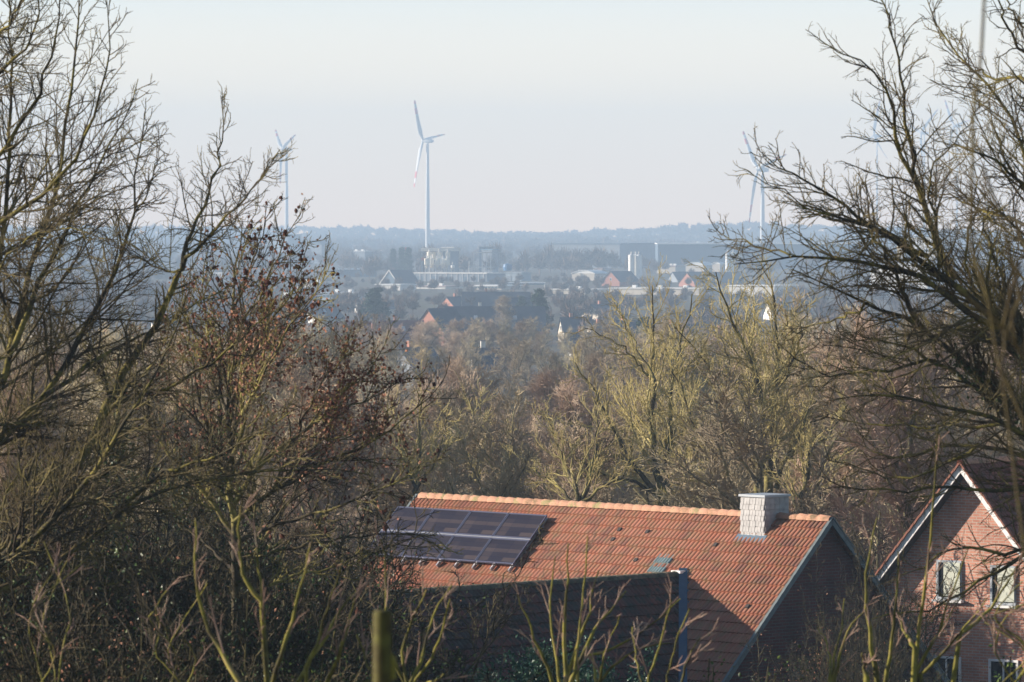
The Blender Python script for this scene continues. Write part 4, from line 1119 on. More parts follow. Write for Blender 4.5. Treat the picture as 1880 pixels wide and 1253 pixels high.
# thicket: bush kinds, built once and copied
def bush_kind(seed, h, mats, n_st=16, spread=.35, leafm=None, leaf=0, dens=1.0):
    rng = np.random.default_rng(seed); root = thing('thicket_bush', None, 'bush')
    S = 9; LP = np.zeros((n_st, S, 3)); a_ = rng.random(n_st) * 6.28; el = rng.uniform(.05, spread * 2, n_st)
    d = np.stack([np.cos(a_) * np.sin(el), np.sin(a_) * np.sin(el), np.cos(el)], 1); cur = d * .1
    cur[:, 2] -= .3
    hh = h * rng.uniform(.7, 1.05, n_st)
    for s_ in range(S):
        LP[:, s_] = cur; d = nrm(d + rng.normal(size=d.shape) * .10 + np.array([0, 0, .05])); cur = cur + d * (hh / (S - 1))[:, None]
    LR = np.linspace(.04, .008, S)[None].repeat(n_st, 0)
    sa = Acc(); sa.tubes(LP, LR, 5); sa.build('stem', mats[0], root)
    L2, R2_ = grow(rng, LP, LR, int(12 * dens), .1, 1, .38, .7, 7, .18, .06, .5, .009, lmin=.4)
    L3, R3 = grow(rng, L2, R2_, int(8 * dens), .1, 1, .42, .75, 5, .25, .04, .55, .0065, lmin=.2)
    ca = Acc(); ca.tubes(L2, R2_, 4); ca.tubes(L3, R3, 3)
    L4, R4 = grow(rng, L3, R3, 3, .2, 1, .5, .8, 3, .3, .02, .6, .005, lmin=.12); ca.tubes(L4, R4, 3)
    ca.build('crown', mats[1], root)
    if leafm:
        la = Acc(); e_ = np.concatenate([L3[:, -1], L3[:, 2], L4[:, -1]]); pk = rng.random(len(e_)) < leaf
        leaves_at(la, rng, e_[pk], .05, 2, .07); la.build('leaves', leafm, root)
    return root
M_thk = bark('thicket_bark', [(.30, (.022, .019, .014)), (.5, (.045, .04, .016)), (.7, (.12, .10, .03))], scale=2)
M_tht = bark('thicket_twig', [(.30, (.022, .018, .013)), (.5, (.038, .032, .018)), (.72, (.11, .09, .04))], scale=1)
bk = [bush_kind(301, 6.2, (M_thk, M_tht)), bush_kind(302, 5.6, (M_thk, M_tht), 20, .45, M_leafdead, .10), bush_kind(303, 6.0, (M_thk, M_tht), 18, .5, M_ivy, .28)]
for b_ in bk: b_.location = (0, -500, 0)
ub = [False] * 3
def put_bush(i, px, d, py_top, lab, group, sx=1.0):
    global ub
    x = (px - CX) / F * d; g_ = float(ground(x, d)); h_ = P(px, py_top, d)[2] - g_
    o = bk[i]
    if ub[i]: o = copy_tree(o)
    ub[i] = True
    s_ = h_ / 6.0; o.location = (x, d, g_); o.scale = (s_ * sx, s_ * sx, s_); o.rotation_euler = (0, 0, rw.random() * 6.28)
    o['label'] = lab; o['category'] = 'bush'; o['group'] = group
for i in range(46):
    px = -120 + (i + rw.random()) / 46 * 630; d = rw.uniform(74, 128)
    put_bush(rw.choice([0, 0, 1, 2]), px, d, rw.uniform(890, 1000) + max(0, px - 560) * .9, 'dark tangled bush in the thicket left of the tiled house'.replace('left of', 'next to'), 'bushes of the dark thicket', 1.1)
for i in range(14):
    px = -60 + (i + rw.random()) / 14 * 560; d = rw.uniform(50, 68)
    put_bush(rw.choice([0, 1, 2]), px, d, rw.uniform(1030, 1140), 'low dark bush on the near slope under the diagonal limbs', 'low bushes under the limbs', 1.0)
for i, (px, d, t) in enumerate(((1570, 150, 975), (1500, 160, 950), (1600, 170, 930), (560, 132, 985), (520, 140, 930), (1480, 128, 1150), (1560, 126, 1160))):
    put_bush(rw.choice([0, 1, 2]), px, d, t, ['twiggy bush filling the gap between the two houses', 'twiggy bush behind the top of the dark gable', 'taller twiggy bush behind the gap between the two houses', 'dark bush beside the solar roof corner', 'taller dark bush behind the solar roof corner', 'dark bush before the brick gable end', 'dark bush at the foot of the bargeboard'][i], None if 0 else 'bushes round the houses')

for i, (px, d, t) in enumerate(((1596, 131, 985), (1575, 124, 1075), (1540, 122, 1130), (1612, 134, 1040))):
    put_bush((0, 1, 0, 0)[i], px, d, t, ['tall thin bush hiding the far slope of the dark gable', 'lower twiggy bush before the foot of the dark gable', 'small twiggy bush in front of the louvred window', 'slim bush between dark gable and gabled house'][i], 'bushes round the houses', .62)

def leaf_bush(name, label, px, d, py_top, w_, seed, m_, n=5200, leafs=.075):
    rng = np.random.default_rng(seed); x = (px - CX) / F * d; g_ = float(ground(x, d)); h_ = P(px, py_top, d)[2] - g_
    root = thing(name, label, 'bush', (x, d, g_))
    S = 7; ns = 26; a_ = rng.random(ns) * 6.28; rr_ = rng.random(ns) ** .5 * w_ * .5
    top = np.stack([np.cos(a_) * rr_, np.sin(a_) * rr_, h_ * (1 - .35 * (rr_ / (w_ * .5)) ** 2) * rng.uniform(.85, 1.0, ns)], 1)
    t = np.linspace(0, 1, S)[None, :, None]; LP = top[:, None, :] * t; LP[..., :2] = top[:, None, :2] * t ** .6; LP += rng.normal(size=LP.shape) * .05
    sa = Acc(); sa.tubes(LP, np.linspace(.03, .008, S)[None].repeat(ns, 0), 5); sa.build('stem', M_thk, root)
    L2, R2_ = grow(rng, LP, np.linspace(.03, .008, S)[None].repeat(ns, 0), 14, .25, 1, .22, .8, 5, .2, .08, .5, .006, lmin=.25)
    f_ = rng.integers(0, len(L2), n); k_ = rng.integers(1, 5, n)
    c = L2[f_, k_] + rng.normal(size=(n, 3)) * .07
    la = Acc(); leaves_at(la, rng, c, leafs, 2, .05, droop=-.2); la.build('foliage', m_, root)
leaf_bush('evergreen_bush', 'dense dark evergreen bush in the shade below the wing roof', 1075, 98, 1165, 4.6, 1, M_ever, 11000)
leaf_bush('evergreen_bush', 'rounded dark evergreen bush beside the first one, nearer the post', 945, 100, 1175, 3.0, 2, M_ever, 6000)
leaf_bush('laurel_bush', 'glossy green laurel lit by the sun at the lower edge', 1402, 60, 1200, .85, 3, M_laurel, 1500, .05)
leaf_bush('laurel_bush', 'slim green laurel spire beside the roof verge', 1305, 62, 1180, .35, 4, M_laurel, 420, .05)
leaf_bush('laurel_bush', 'small olive shrub in the lowest corner before the gabled house', 1868, 55, 1205, .9, 5, M_laurel, 900, .045)
leaf_bush('unseen_shade_holly', 'unseen holly added out of view to shade the gabled house', CX - 25 / 157 * F, 157, HOR + (CZ - 27.2) / 157 * F, 12, 9, M_ever, 11000, .34)  # added beyond the frame, sized so its shadow covers the lower gable wall
# ivy-covered trunks inside the thicket
for i_, (px, d, t, lab) in enumerate(((222, 92, 650, 'slim trunk wrapped in dark ivy behind the diagonal limbs'), (408, 90, 640, 'slim ivy-clad trunk under the leafy winter tree'), (330, 105, 720, 'thin ivy-wrapped trunk between the two other ivy trunks'))):
    rng = np.random.default_rng(70 + i_); b0 = P(px, 1300, d); b0[2] = float(ground(b0[0], d)); tp_ = P(px - 5, t, d)
    root = thing('ivy_tree', lab, 'tree', tuple(b0)); pth = resample([b0, (b0 + tp_) / 2 + rng.normal(size=3) * .15, tp_], 12)
    ta = Acc(); ta.tubes(pth[None], np.linspace(.12, .03, 12)[None], 7); ta.build('trunk', M_near, root, off=b0)
    L1, R1 = grow(rng, pth[None], np.linspace(.12, .03, 12)[None], 18, .35, 1, .28, .6, 8, .14, .1, .4, .012); L2, R2_ = grow(rng, L1, R1, 10, .1, 1, .4, .7, 5, .2, .06, .5, .006, lmin=.2); L3, R3 = grow(rng, L2, R2_, 5, .1, 1, .5, .7, 4, .25, .04, .6, .0045, lmin=.12)
    ca = Acc(); ca.tubes(L1, R1, 4); ca.tubes(L2, R2_, 3); ca.tubes(L3, R3, 3); ca.build('crown', M_neartwig, root, off=b0)
    n = 1500; f = rng.random(n) * 9.5; i0 = f.astype(int); c = pth[i0] + (pth[i0 + 1] - pth[i0]) * (f - i0)[:, None] + rng.normal(size=(n, 3)) * .17
    la = Acc(); leaves_at(la, rng, c, .08, 2, .05); la.build('ivy', M_ivy, root, off=b0)
for i_, (x_, y_) in enumerate(((-40, 62), (-38, 72), (-41, 82), (-39, 92), (-42, 102), (-40, 112), (-43, 122), (-41, 132), (-39, 52), (-37, 42))):  # conifer row added outside the view to cast shade on the thicket
    d_ = y_; g_ = float(ground(x_, y_))
    conifer('unseen_shade_spruce', 'unseen spruce added outside the view to shade the thicket', CX + x_ / d_ * F, d_, HOR - (g_ + 13.5 + (i_ % 3) - CZ) / d_ * F, 90 + i_, False, .42)
for o_ in COL.objects:
    if o_.name.startswith('unseen_shade_spruce'): o_['group'] = 'added row of spruces out of view'
# ================================================================== town and industry on the plain
M_w = {}
def pm(k, col, rough=.8): 
    if k not in M_w: M_w[k] = plain(k, col, rough, .3, noise=.10, scale=.35)
    return M_w[k]
M_brickfar = plain('orange_brickwork', (.42, .20, .14), .85, .2, noise=.12, scale=1.5)
M_roofdark = plain('dark_roof_tiles', (.05, .065, .09), .6, .4, noise=.18, scale=.8)
M_roofred = plain('red_roof_tiles', (.17, .055, .045), .7, .3, noise=.15, scale=.8)
M_roofgrey = plain('grey_roof_tiles', (.12, .13, .15), .7, .3, noise=.15, scale=.8)
M_ww = pm('white_render', (.72, .70, .64)); M_cream = pm('cream_render', (.58, .52, .42)); M_grey = pm('grey_sheet', (.24, .27, .30)); M_bluegrey = pm('blue_grey_sheet', (.10, .15, .20))
M_silo = plain('white_silo', (.86, .86, .82), .4, .4, noise=.05); M_siloc = plain('cream_silo', (.84, .78, .62), .5, .4, noise=.06, scale=1)
M_steel = plain('pale_steel', (.62, .60, .56), .5, .4, noise=.05); M_glassf = plain('window_glass', (.06, .10, .14), .15, .7, noise=.02)
M_red = plain('red_paint', (.70, .05, .08), .5, .4, noise=.03); M_orange = plain('orange_paint', (.65, .16, .07), .6, .3, noise=.05); M_blue = plain('blue_paint', (.04, .16, .34), .5, .4, noise=.05)
M_palered = plain('pale_roof_sheet', (.45, .36, .33), .7, .3, noise=.08)

def gable_house(name, label, px, py_ridge, d, yaw, L, W, pitch, wall, roof, win=2, chim=True, gablew=None, skylights=0, dorm=0, cat='house', trim=None):
    """ridge along local x; the near gable is at x = 0; (px, py_ridge) is the near ridge end"""
    if yaw > 45: yaw -= 20; W *= 1.12
    g_p = P(px, py_ridge, d); g_ = float(ground(g_p[0], g_p[1])) - .2
    root = thing(name, label, cat, (g_p[0], g_p[1], g_), R(yaw)); h = g_p[2] - g_
    tn = math.tan(R(pitch)); hw = W / 2; we = max(h - hw * tn, 1.5); tn = (h - we) / hw
    ac = Acc()
    for x in (.0, L):
        ac.quads([(x, -hw, 0), (x, hw, 0), (x, hw, we), (x, -hw, we)], [[0, 1, 2, 3]])
        ac.tris([(x, -hw, we), (x, hw, we), (x, 0, h - .02)], [[0, 1, 2]])
    for y in (-hw, hw): ac.quads([(0, y, 0), (L, y, 0), (L, y, we), (0, y, we)], [[0, 1, 2, 3]])
    ac.build('wall', wall, root)
    ac = Acc(); oh = .35
    for s_ in (-1, 1):
        e_ = hw + oh; lo_, hi_ = h - e_ * tn, h
        a_ = np.array([(-oh, 0, hi_ + .02), (L + oh, 0, hi_ + .02), (L + oh, s_ * e_, lo_ + .02), (-oh, s_ * e_, lo_ + .02)]); b_ = a_ + [0, 0, .16]
        ac.quads(np.concatenate([a_, b_]), [[0, 1, 2, 3], [7, 6, 5, 4], [0, 3, 7, 4], [1, 2, 6, 5], [3, 2, 6, 7], [0, 1, 5, 4]])
    ro = ac.build('roof', roof, root)
    if trim:
        ac = Acc()
        for s_ in (-1, 1): ac.beam((-oh - .03, 0, h + .12), (-oh - .03, s_ * (hw + oh), h + .12 - (hw + oh) * tn), .06, .35)
        ac.build('bargeboard', trim, root)
    for i in range(win):
        y = (i - (win - 1) / 2) * W / (win + 1.2)
        ac = Acc(); zc = we + (h - we) * .22
        ac.box((-.03, y, zc), .06, 1.1, 1.25); o = ac.build('window', M_white, root)
        ac = Acc(); ac.box((-.07, y, zc), .03, .85, 1.0); ac.build('pane', M_glassf, o)
    for i in range(skylights):
        x = L * (.2 + .6 * (i + .5) / skylights)
        for s_ in (-1, 1):
            ac = Acc(); y = s_ * hw * .5; z = h - hw * .5 * tn + .24; an = math.atan(tn)
            ac.box((x, y, z), .9, 1.3, .06, Matrix.Rotation(-s_ * an, 3, 'X')); ac.build('skylight', M_glassf if i % 2 else M_slatecap, root)
    if chim:
        ac = Acc(); ac.box((L * .35, .3, h + .35), .7, .6, 1.6); c_ = ac.build('chimney', M_ww if chim == 2 else M_brickfar, root)
        ac = Acc(); ac.box((L * .35, .3, h + 1.2), .85, .75, .1); ac.build('cap', M_roofgrey, c_)
    return root

def hall(name, label, px0, px1, py_top, d, depth, wall, roof, cat='hall', arch=0.0, bays=0, bands=None, doors=0, over=.4, posts=0, units=0, zmin=0, thick=.35, yaw=-28):
    a = P(px0, py_top, d); b = P(px1, py_top, d); g_ = float(ground(a[0], d)) - .3
    if wall is M_bluegrey: yaw = 0
    W0 = b[0] - a[0]; h = a[2] - g_ - thick; yr = R(-yaw); depth = min(depth, W0 * .8)
    W = (W0 - depth * math.sin(yr)) / math.cos(yr)
    root = thing(name, label, cat, ((a[0] + b[0]) / 2 - depth * math.sin(yr) / 2, d, g_), -yr); ac = Acc()
    ac.box((0, depth / 2, h / 2), W, depth, h); ac.build('wall', wall, root)
    ac = Acc()
    if arch:
        n = 12; xs_ = np.linspace(-W / 2 - over, W / 2 + over, n); zs = h + .02 + arch * (1 - (xs_ / (W / 2 + over)) ** 2)
        for i in range(n - 1):
            q_ = np.array([(xs_[i], -over, zs[i]), (xs_[i + 1], -over, zs[i + 1]), (xs_[i + 1], depth + over, zs[i + 1]), (xs_[i], depth + over, zs[i])])
            ac.quads(np.concatenate([q_, q_ - [0, 0, .25]]), [[0, 1, 2, 3], [7, 6, 5, 4], [0, 4, 5, 1], [3, 2, 6, 7]])
            ac.quads([(xs_[i], -.02, h), (xs_[i + 1], -.02, h), (xs_[i + 1], -.02, zs[i + 1]), (xs_[i], -.02, zs[i])], [[0, 1, 2, 3]])
    else: ac.box((0, depth / 2, h + thick / 2 + .01), W + over * 2, depth + over * 2, thick)
    ac.build('roof', roof, root)
    for i in range(bays):
        ac = Acc(); x = -W / 2 + (i + .5) * W / bays; bw_ = W / bays
        ac.box((x, -.05, h * .62), bw_ * .72, .08, min(1.4, h * .35)); o = ac.build('window', M_glassf, root)
    for i in range(doors):
        ac = Acc(); x = -W / 2 + (i + .5) * W / doors; ac.box((x, -.06, min(1.8, h * .35)), min(3.2, W / doors * .5), .1, min(3.4, h * .65)); ac.build('door', M_grey if wall is not M_grey else M_bluegrey, root)
    for i in range(posts):
        ac = Acc(); x = -W / 2 + (i + .5) * W / posts; ac.box((x, -.12, h / 2), .28, .2, h); ac.build('pillar', M_steel, root)
    for i in range(units):
        ac = Acc(); x = -W / 2 + (i + .7) * W / (units + .5); ac.box((x, depth * .3, h + thick + .5), 1.6, 1.4, 1.0); ac.build('roof_unit', M_silo, root)
    if bands:
        for zf, hf, m_ in bands:
            ac = Acc(); ac.box((0, -.04, h * zf), W * .995, .06, h * hf); ac.build('facade_band', m_, root)
    return root

def silo(name, label, px, py_top, d, rad, m_, group=None, legs=False, dome=.4, py_bot=None):
    p_ = P(px, py_top, d); g_ = float(ground(p_[0], d)) - .2; h = p_[2] - g_
    z0 = 0
    if py_bot: z0 = P(px, py_bot, d)[2] - g_
    root = thing(name, label, 'silo', (p_[0], d, g_), 0, group); ac = Acc()
    if legs: ac.lathe([(rad * .15, z0), (rad, z0 + rad * 1.4), (rad, h - dome), (rad * .3, h), (.01, h + .02)], 18)
    else: ac.lathe([(rad, z0), (rad, h - dome), (rad * .35, h), (.01, h + .02)], 18)
    ac.build('shell', m_, root, smooth=False)
    ac = Acc(); ac.tubes(np.array([[[rad * 1.08, 0, z0], [rad * 1.08, 0, h + .6]]]), np.full((1, 2), .09), 5); ac.build('pipe', M_steel, root)
    ac = Acc(); ac.lathe([(.0, h - .05), (.32, h), (.32, h + 1.1), (0, h + 1.3)], 8); ac.build('vent', M_steel, root)
    if legs:
        for k in range(4):
            a_ = k * math.pi / 2 + .7; ac = Acc(); ac.tubes(np.array([[[rad * .9 * math.cos(a_), rad * .9 * math.sin(a_), 0], [rad * .9 * math.cos(a_), rad * .9 * math.sin(a_), z0 + rad * 1.5]]]), np.full((1, 2), .16), 5); ac.build('leg', M_steel, root)
    return root

# --- wind turbines
def turbine(label, px_t, py_hub, d, Rb, ph0, axis, base_z=0, group='wind turbines on the plain', tw=1.0):
    hub = P(px_t, py_hub, d); g_ = float(ground(hub[0], d)); root = thing('wind_turbine', label, 'wind turbine', (hub[0], d, g_), 0, group)
    Hh = hub[2] - g_; ac = Acc()
    ac.lathe([(2.15 * tw, -.5), (2.0 * tw, Hh * .25), (1.75 * tw, Hh * .55), (1.45 * tw, Hh * .8), (1.2 * tw, Hh - 1.6)], 28); ac.build('tower', M_turb, root, smooth=True)
    ax = np.array([axis[0], axis[1], 0.0]); ax /= np.linalg.norm(ax); hv = np.array([-ax[1], ax[0], 0.0])
    if hv[0] < 0: hv = -hv
    up = np.array([0, 0, 1.0]); tilt = R(4); axt = ax * math.cos(tilt) + up * math.sin(tilt); upt = np.cross(hv, axt); upt = upt if upt[2] > 0 else -upt
    # nacelle: rounded body swept along the axis
    prof = [(-6.2, .3, 0), (-5.6, 1.3, .05), (-3.0, 1.9, .1), (0, 2.1, .1), (2.2, 1.95, .05), (3.4, 1.6, 0)]
    K = 14; rings = []
    for s_, r_, zo in prof:
        c_ = axt * s_ + up * (zo)
        rings.append([np.array([0, 0, Hh]) + c_ + hv * r_ * .95 * math.copysign(abs(math.cos(t)) ** .7, math.cos(t)) + upt * r_ * math.copysign(abs(math.sin(t)) ** .7, math.sin(t)) for t in np.arange(K) / K * 2 * math.pi])
    v = np.array(rings).reshape(-1, 3); ac = Acc()
    ac.quads(v, [[i * K + k, i * K + (k + 1) % K, (i + 1) * K + (k + 1) % K, (i + 1) * K + k] for i in range(len(prof) - 1) for k in range(K)]); ac.build('nacelle', M_turb, root, smooth=True)
    hc = np.array([0, 0, Hh]) + axt * 4.6
    prof = [(-1.2, 1.7), (0, 1.75), (1.0, 1.4), (1.8, .7), (2.1, .02)]
    v = np.array([[hc + axt * s_ + hv * r_ * math.cos(t) + upt * r_ * math.sin(t) for t in np.arange(K) / K * 2 * math.pi] for s_, r_ in prof]).reshape(-1, 3); ac = Acc()
    ac.quads(v, [[i * K + k, i * K + (k + 1) % K, (i + 1) * K + (k + 1) % K, (i + 1) * K + k] for i in range(len(prof) - 1) for k in range(K)]); ac.build('hub', M_turb, root, smooth=True)
    for b_ in range(3):
        ph = R(ph0 + 120 * b_); rad = upt * math.cos(ph) + hv * math.sin(ph); tan = -upt * math.sin(ph) + hv * math.cos(ph)
        st = [(0, 1.0, 1.0), (.05, 1.05, 1.0), (.2, 2.2, .32), (.35, 1.95, .24), (.55, 1.55, .18), (.66, 1.35, .16), (.661, 1.35, .16), (.80, 1.2, .13), (.801, 1.2, .13), (.91, 1.0, .10), (.911, 1.0, .10), (.98, .8, .08), (1.0, .25, .03)]
        def seg(lo, hi, nm, m_, par):
            rs = []
            for f_, cw, th in st:
                if f_ < lo - 1e-6 or f_ > hi + 1e-6: continue
                tw_ = -(R(12) * (1 - f_) ** 2 + R(66)); cd = tan * math.cos(tw_) + axt * math.sin(tw_); td = np.cross(rad, cd)
                th_ = cw if th == 1.0 else cw * th
                flex = axt * (-1.8 * f_ ** 2)
                rs.append([hc + rad * Rb * f_ + flex + cd * (cw * math.cos(t) - (0 if f_ < .1 else cw * .35)) + td * th_ * math.sin(t) for t in np.arange(10) / 10 * 2 * math.pi])
            v_ = np.array(rs).reshape(-1, 3); a2 = Acc()
            a2.quads(v_, [[i * 10 + k, i * 10 + (k + 1) % 10, (i + 1) * 10 + (k + 1) % 10, (i + 1) * 10 + k] for i in range(len(rs) - 1) for k in range(10)])
            return a2.build(nm, m_, par, smooth=True)
        bl = seg(0, .66, 'blade', M_turb, root); seg(.661, .80, 'red_band', M_tred, bl); seg(.801, .91, 'white_band', M_turb, bl); seg(.911, 1.0, 'red_tip', M_tred, bl)
    return root
M_turb = plain('turbine_white', (.66, .68, .68), .45, .4, noise=.02); M_tred = plain('signal_red', (.60, .04, .04), .5, .3, noise=.03)
turbine('large white turbine with red-banded blades towering over the concrete plant', 785, 259, 4750, 46.5, -38, (-.92, .38))
turbine('pale turbine behind the tips of the leafy winter tree', 526, 275, 5500, 37, -54, (-.92, -.38))
turbine('pale turbine behind the outer twigs of the big dark tree', 1400, 312, 4400, 47, -45, (-.9, -.44))
for px, ph, dd, b0, lab in ((1610, 250, 6300, 10, 'faint hazy turbine seen through the big dark tree, nearest the pale turbine'), (1697, 245, 6400, 50, 'faint hazy turbine in the middle of the three seen through the dark crown'), (1757, 232, 6500, 80, 'faint hazy turbine deepest inside the big dark crown')):
    turbine(lab, px, ph, dd, 44 if px > 600 else 34, b0, (-.9, -.44), tw=.6 if px > 600 else .35)

# --- industry
hall('warehouse', 'long dark blue-grey warehouse below the wooded ridge', 1208, 1585, 447, 3150, 60, M_bluegrey, M_silo, 'warehouse', thick=.6, bays=0, bands=[(.5, .9, M_bluegrey)], units=3)
hall('warehouse', 'pale grey hall with thin dark roof edge behind bare trees', 1012, 1206, 447, 3230, 50, M_grey, M_bluegrey, 'warehouse', thick=.8, doors=5)
hall('office_block', 'tall grey-blue block with vertical panels just past the leafy tree tips', 490, 552, 431, 3900, 30, pm('pale_blue_panel', (.32, .38, .42)), M_bluegrey, 'building', posts=6)
hall('warehouse', 'low dark-blue roofed hall beside the grey-blue block', 556, 612, 449, 3600, 40, M_grey, M_bluegrey, 'warehouse', arch=3.0)
hall('shed', 'thin white roofed shed in the haze between the trees', 640, 688, 461, 3400, 20, M_grey, M_silo, 'shed', units=2)
hall('warehouse', 'white and grey works buildings behind the concrete silos', 812, 845, 454, 2900, 30, M_cream, M_ww, 'warehouse', bays=6)
hall('warehouse', 'small flat white roofed works building behind the steel frame', 880, 905, 452, 3000, 20, M_bluegrey, M_silo, 'warehouse')
hall('warehouse', 'hall with blue roof edge behind the steel frame', 884, 915, 458, 2850, 20, M_grey, pm('sky_blue_sheet', (.2, .36, .48)), 'warehouse')
# concrete plant: deck, upper bins, lower bins
dP = 2550
pa_, pb_ = P(772, 455, dP), P(842, 455, dP); g_ = float(ground(pa_[0], dP))
root = thing('batching_plant', 'white gantry of the concrete plant at the foot of the large turbine', 'gantry', ((pa_[0] + pb_[0]) / 2, dP + 3, g_)); W_ = pb_[0] - pa_[0]; hP = pa_[2] - g_
ac = Acc(); ac.box((0, 3, hP - 1.0), W_, 6, 1.6); ac.build('deck', M_ww, root)
for i in range(9):
    ac = Acc(); ac.box((-W_ / 2 + (i + .5) * W_ / 9, -.3, hP + .4), .12, .12, 1.1); ac.build('railing_post', M_steel, root)
for i in range(4):
    ac = Acc(); ac.box((-W_ / 2 + .4 + i * (W_ - .8) / 3, 4, hP / 2), .7, .7, hP); ac.build('pillar', M_grey, root)
ac = Acc(); ac.box((W_ * .28, 3, hP * .5), W_ * .4, 5, hP * .85); ac.build('panel_wall', pm('blue_grey_panel', (.28, .34, .40)), root)
ac = Acc(); ac.beam((W_ * .18, -1, 0), (W_ * .2, -1, hP * .9), .4); ac.build('conveyor', M_siloc, root)
nm_ = ['first', 'second', 'third', 'fourth', 'fifth']
for i, px in enumerate((784, 792, 803, 813, 821)):
    silo('cement_silo', 'cream lower silo of the concrete plant, %s counting from the turbine side' % nm_[i], px, 474, dP - 9 + (i % 2) * 5.5, 1.3, M_siloc if i != 3 else M_silo, 'lower concrete silos', py_bot=493, legs=True, dome=.3)
for i, px in enumerate((788, 796, 806, 816, 822)):
    silo('cement_silo', 'cream upper silo under the plant deck, %s counting from the turbine side' % nm_[i], px, 462, dP + 1 + (i % 2) * 5, 1.15, M_siloc, 'upper concrete silos', py_bot=476, dome=.3)
silo('cement_silo', 'small separate white silo with sloping pipe on the concrete plant', 831, 486, dP - 6, 1.0, M_silo, None, py_bot=497, legs=True)
hall('canopy_hall', 'long low canopy with white roof and pillars before the concrete plant', 756, 926, 501, 2480, 18, M_grey, M_ww, 'hall', posts=14, doors=5, thick=.5)
hall('hall', 'flat pale blue hall continuing past the canopy', 928, 975, 500, 2500, 20, pm('pale_blue_panel', (.32, .38, .42)), M_slatecap, doors=2)
a_ = P(870, 464, 2520); b_ = P(901, 464, 2520); g_ = float(ground(a_[0], 2520)); h_ = a_[2] - g_; W_ = b_[0] - a_[0]
root = thing('steel_frame', 'open pale steel frame of posts and beams right of the concrete plant'.replace('right of', 'next to'), 'steel frame', (a_[0], 2520, g_))
for y in (0, 7):
    for x in (0, W_ * .5, W_ * .76, W_): 
        ac = Acc(); ac.box((x, y, h_ / 2), .45, .45, h_); ac.build('post', M_steel, root)
    for z in (h_, h_ * .48):
        ac = Acc(); ac.box((W_ / 2, y - .3 if 0 else y, z), W_, .3, .5); ac.build('beam', M_steel, root)
    for x in (W_ * 1.25, W_ * 1.5, W_ * 1.75): 
        ac = Acc(); ac.box((x, y, h_ * .74), .25, .3, h_ * .5); ac.build('post', M_grey, root)
    ac = Acc(); ac.box((W_ * 1.38, y, h_), W_ * .76, .3, .35); ac.build('beam', M_grey, root)
    ac = Acc(); ac.box((W_ * 1.38, y, h_ * .48), W_ * .76, .3, .35); ac.build('beam', M_grey, root)
p_ = P(932, 491, 2450); g_ = float(ground(p_[0], 2450)); root = thing('storage_tank', 'squat blue tank beside the steel frame', 'tank', (p_[0], 2450, g_)); zt = p_[2] - g_
ac = Acc(); ac.lathe([(0.01, zt - 1.7), (1.9, zt - 1.6), (2.2, zt), (2.0, zt + 1.3), (0.01, zt + 1.8)], 14); ac.build('shell', M_blue, root)
for k in range(3): ac = Acc(); ac.box((1.6 * math.cos(k * 2.1), 1.6 * math.sin(k * 2.1), (zt - 1.4) / 2), .25, .25, zt - 1.4); ac.build('leg', M_steel, root)
for (px, py, d, col, w_, h2_, lab) in ((748, 460, 2700, M_red, 2.4, 3.0, 'small bright red sign standing among the trees near the turbine foot'), (776, 476, 2540, M_orange, 1.4, 1.6, 'little orange sign panel at the edge of the concrete plant')):
    p_ = P(px, py, d); g_ = float(ground(p_[0], d)); root = thing('sign_board', lab, 'sign', (p_[0], d, g_)); ac = Acc(); ac.box((0, 0, p_[2] - g_), w_, .2, h2_); ac.build('panel', col, root)
    ac = Acc(); ac.box((0, .2, (p_[2] - g_) / 2), .2, .2, p_[2] - g_); ac.build('pole', M_steel, root)
# trio of white silos
for i, px in enumerate((1159, 1167, 1173)):
    silo('white_silo', ['tall white silo on the left of the bright trio above the cube building', 'middle white silo of the bright trio above the cube building', 'last white silo of the bright trio, nearest the gap'][i].replace('on the left of', 'first of'), px, 467, 2380 + (i % 2) * 3, 1.35, M_silo, 'trio of white silos')
hall('hall', 'white cube building under the trio of white silos', 1138, 1183, 511, 2340, 12, M_ww, M_silo, 'building', thick=.3)
for i, px in enumerate((1336, 1346, 1358)):
    silo('white_silo', ['thin grey silo beside the arched white roofs', 'cream silo between the thin grey silo and the last one', 'cream silo closest to the dark tree twigs'][i], px, 463, 2950, 1.3, M_silo if i == 0 else M_siloc, 'silos by the arched roofs')
hall('hall', 'low arched white roof behind the brick gable with the silos beside it', 1050, 1116, 501, 2520, 30, M_cream, M_silo, arch=1.6)
hall('hall', 'second arched pale roof peeking over the low white one', 1090, 1124, 495, 2650, 25, M_cream, M_palered, arch=1.2)
hall('hall', 'wide arched white hall below the dark warehouse', 1259, 1312, 486, 2920, 30, M_cream, M_silo, arch=1.8)
hall('hall', 'smaller white hall joined to the wide arched one', 1308, 1330, 484, 2900, 30, M_cream, M_silo, arch=1.2)
hall('shed', 'pinkish roofed shed below the dark warehouse', 1206, 1260, 488, 2880, 14, M_cream, M_palered, 'shed', units=4)
gable_house('brick_house', 'pink brick gable house beside the white cube building', 1121, 499, 2300, 75, 16, 8.6, 42, M_brickfar, M_roofdark, 1, False)
gable_house('brick_house', 'pink brick gable house with long grey roof next to the arched hall', 1261, 501, 2280, 62, 32, 9.2, 42, M_brickfar, M_roofgrey, 1, False)
gable_house('barn', 'dark roofed barn behind the pink brick gables', 1235, 500, 2450, 25, 22, 10, 38, M_grey, M_roofdark, 0, False)
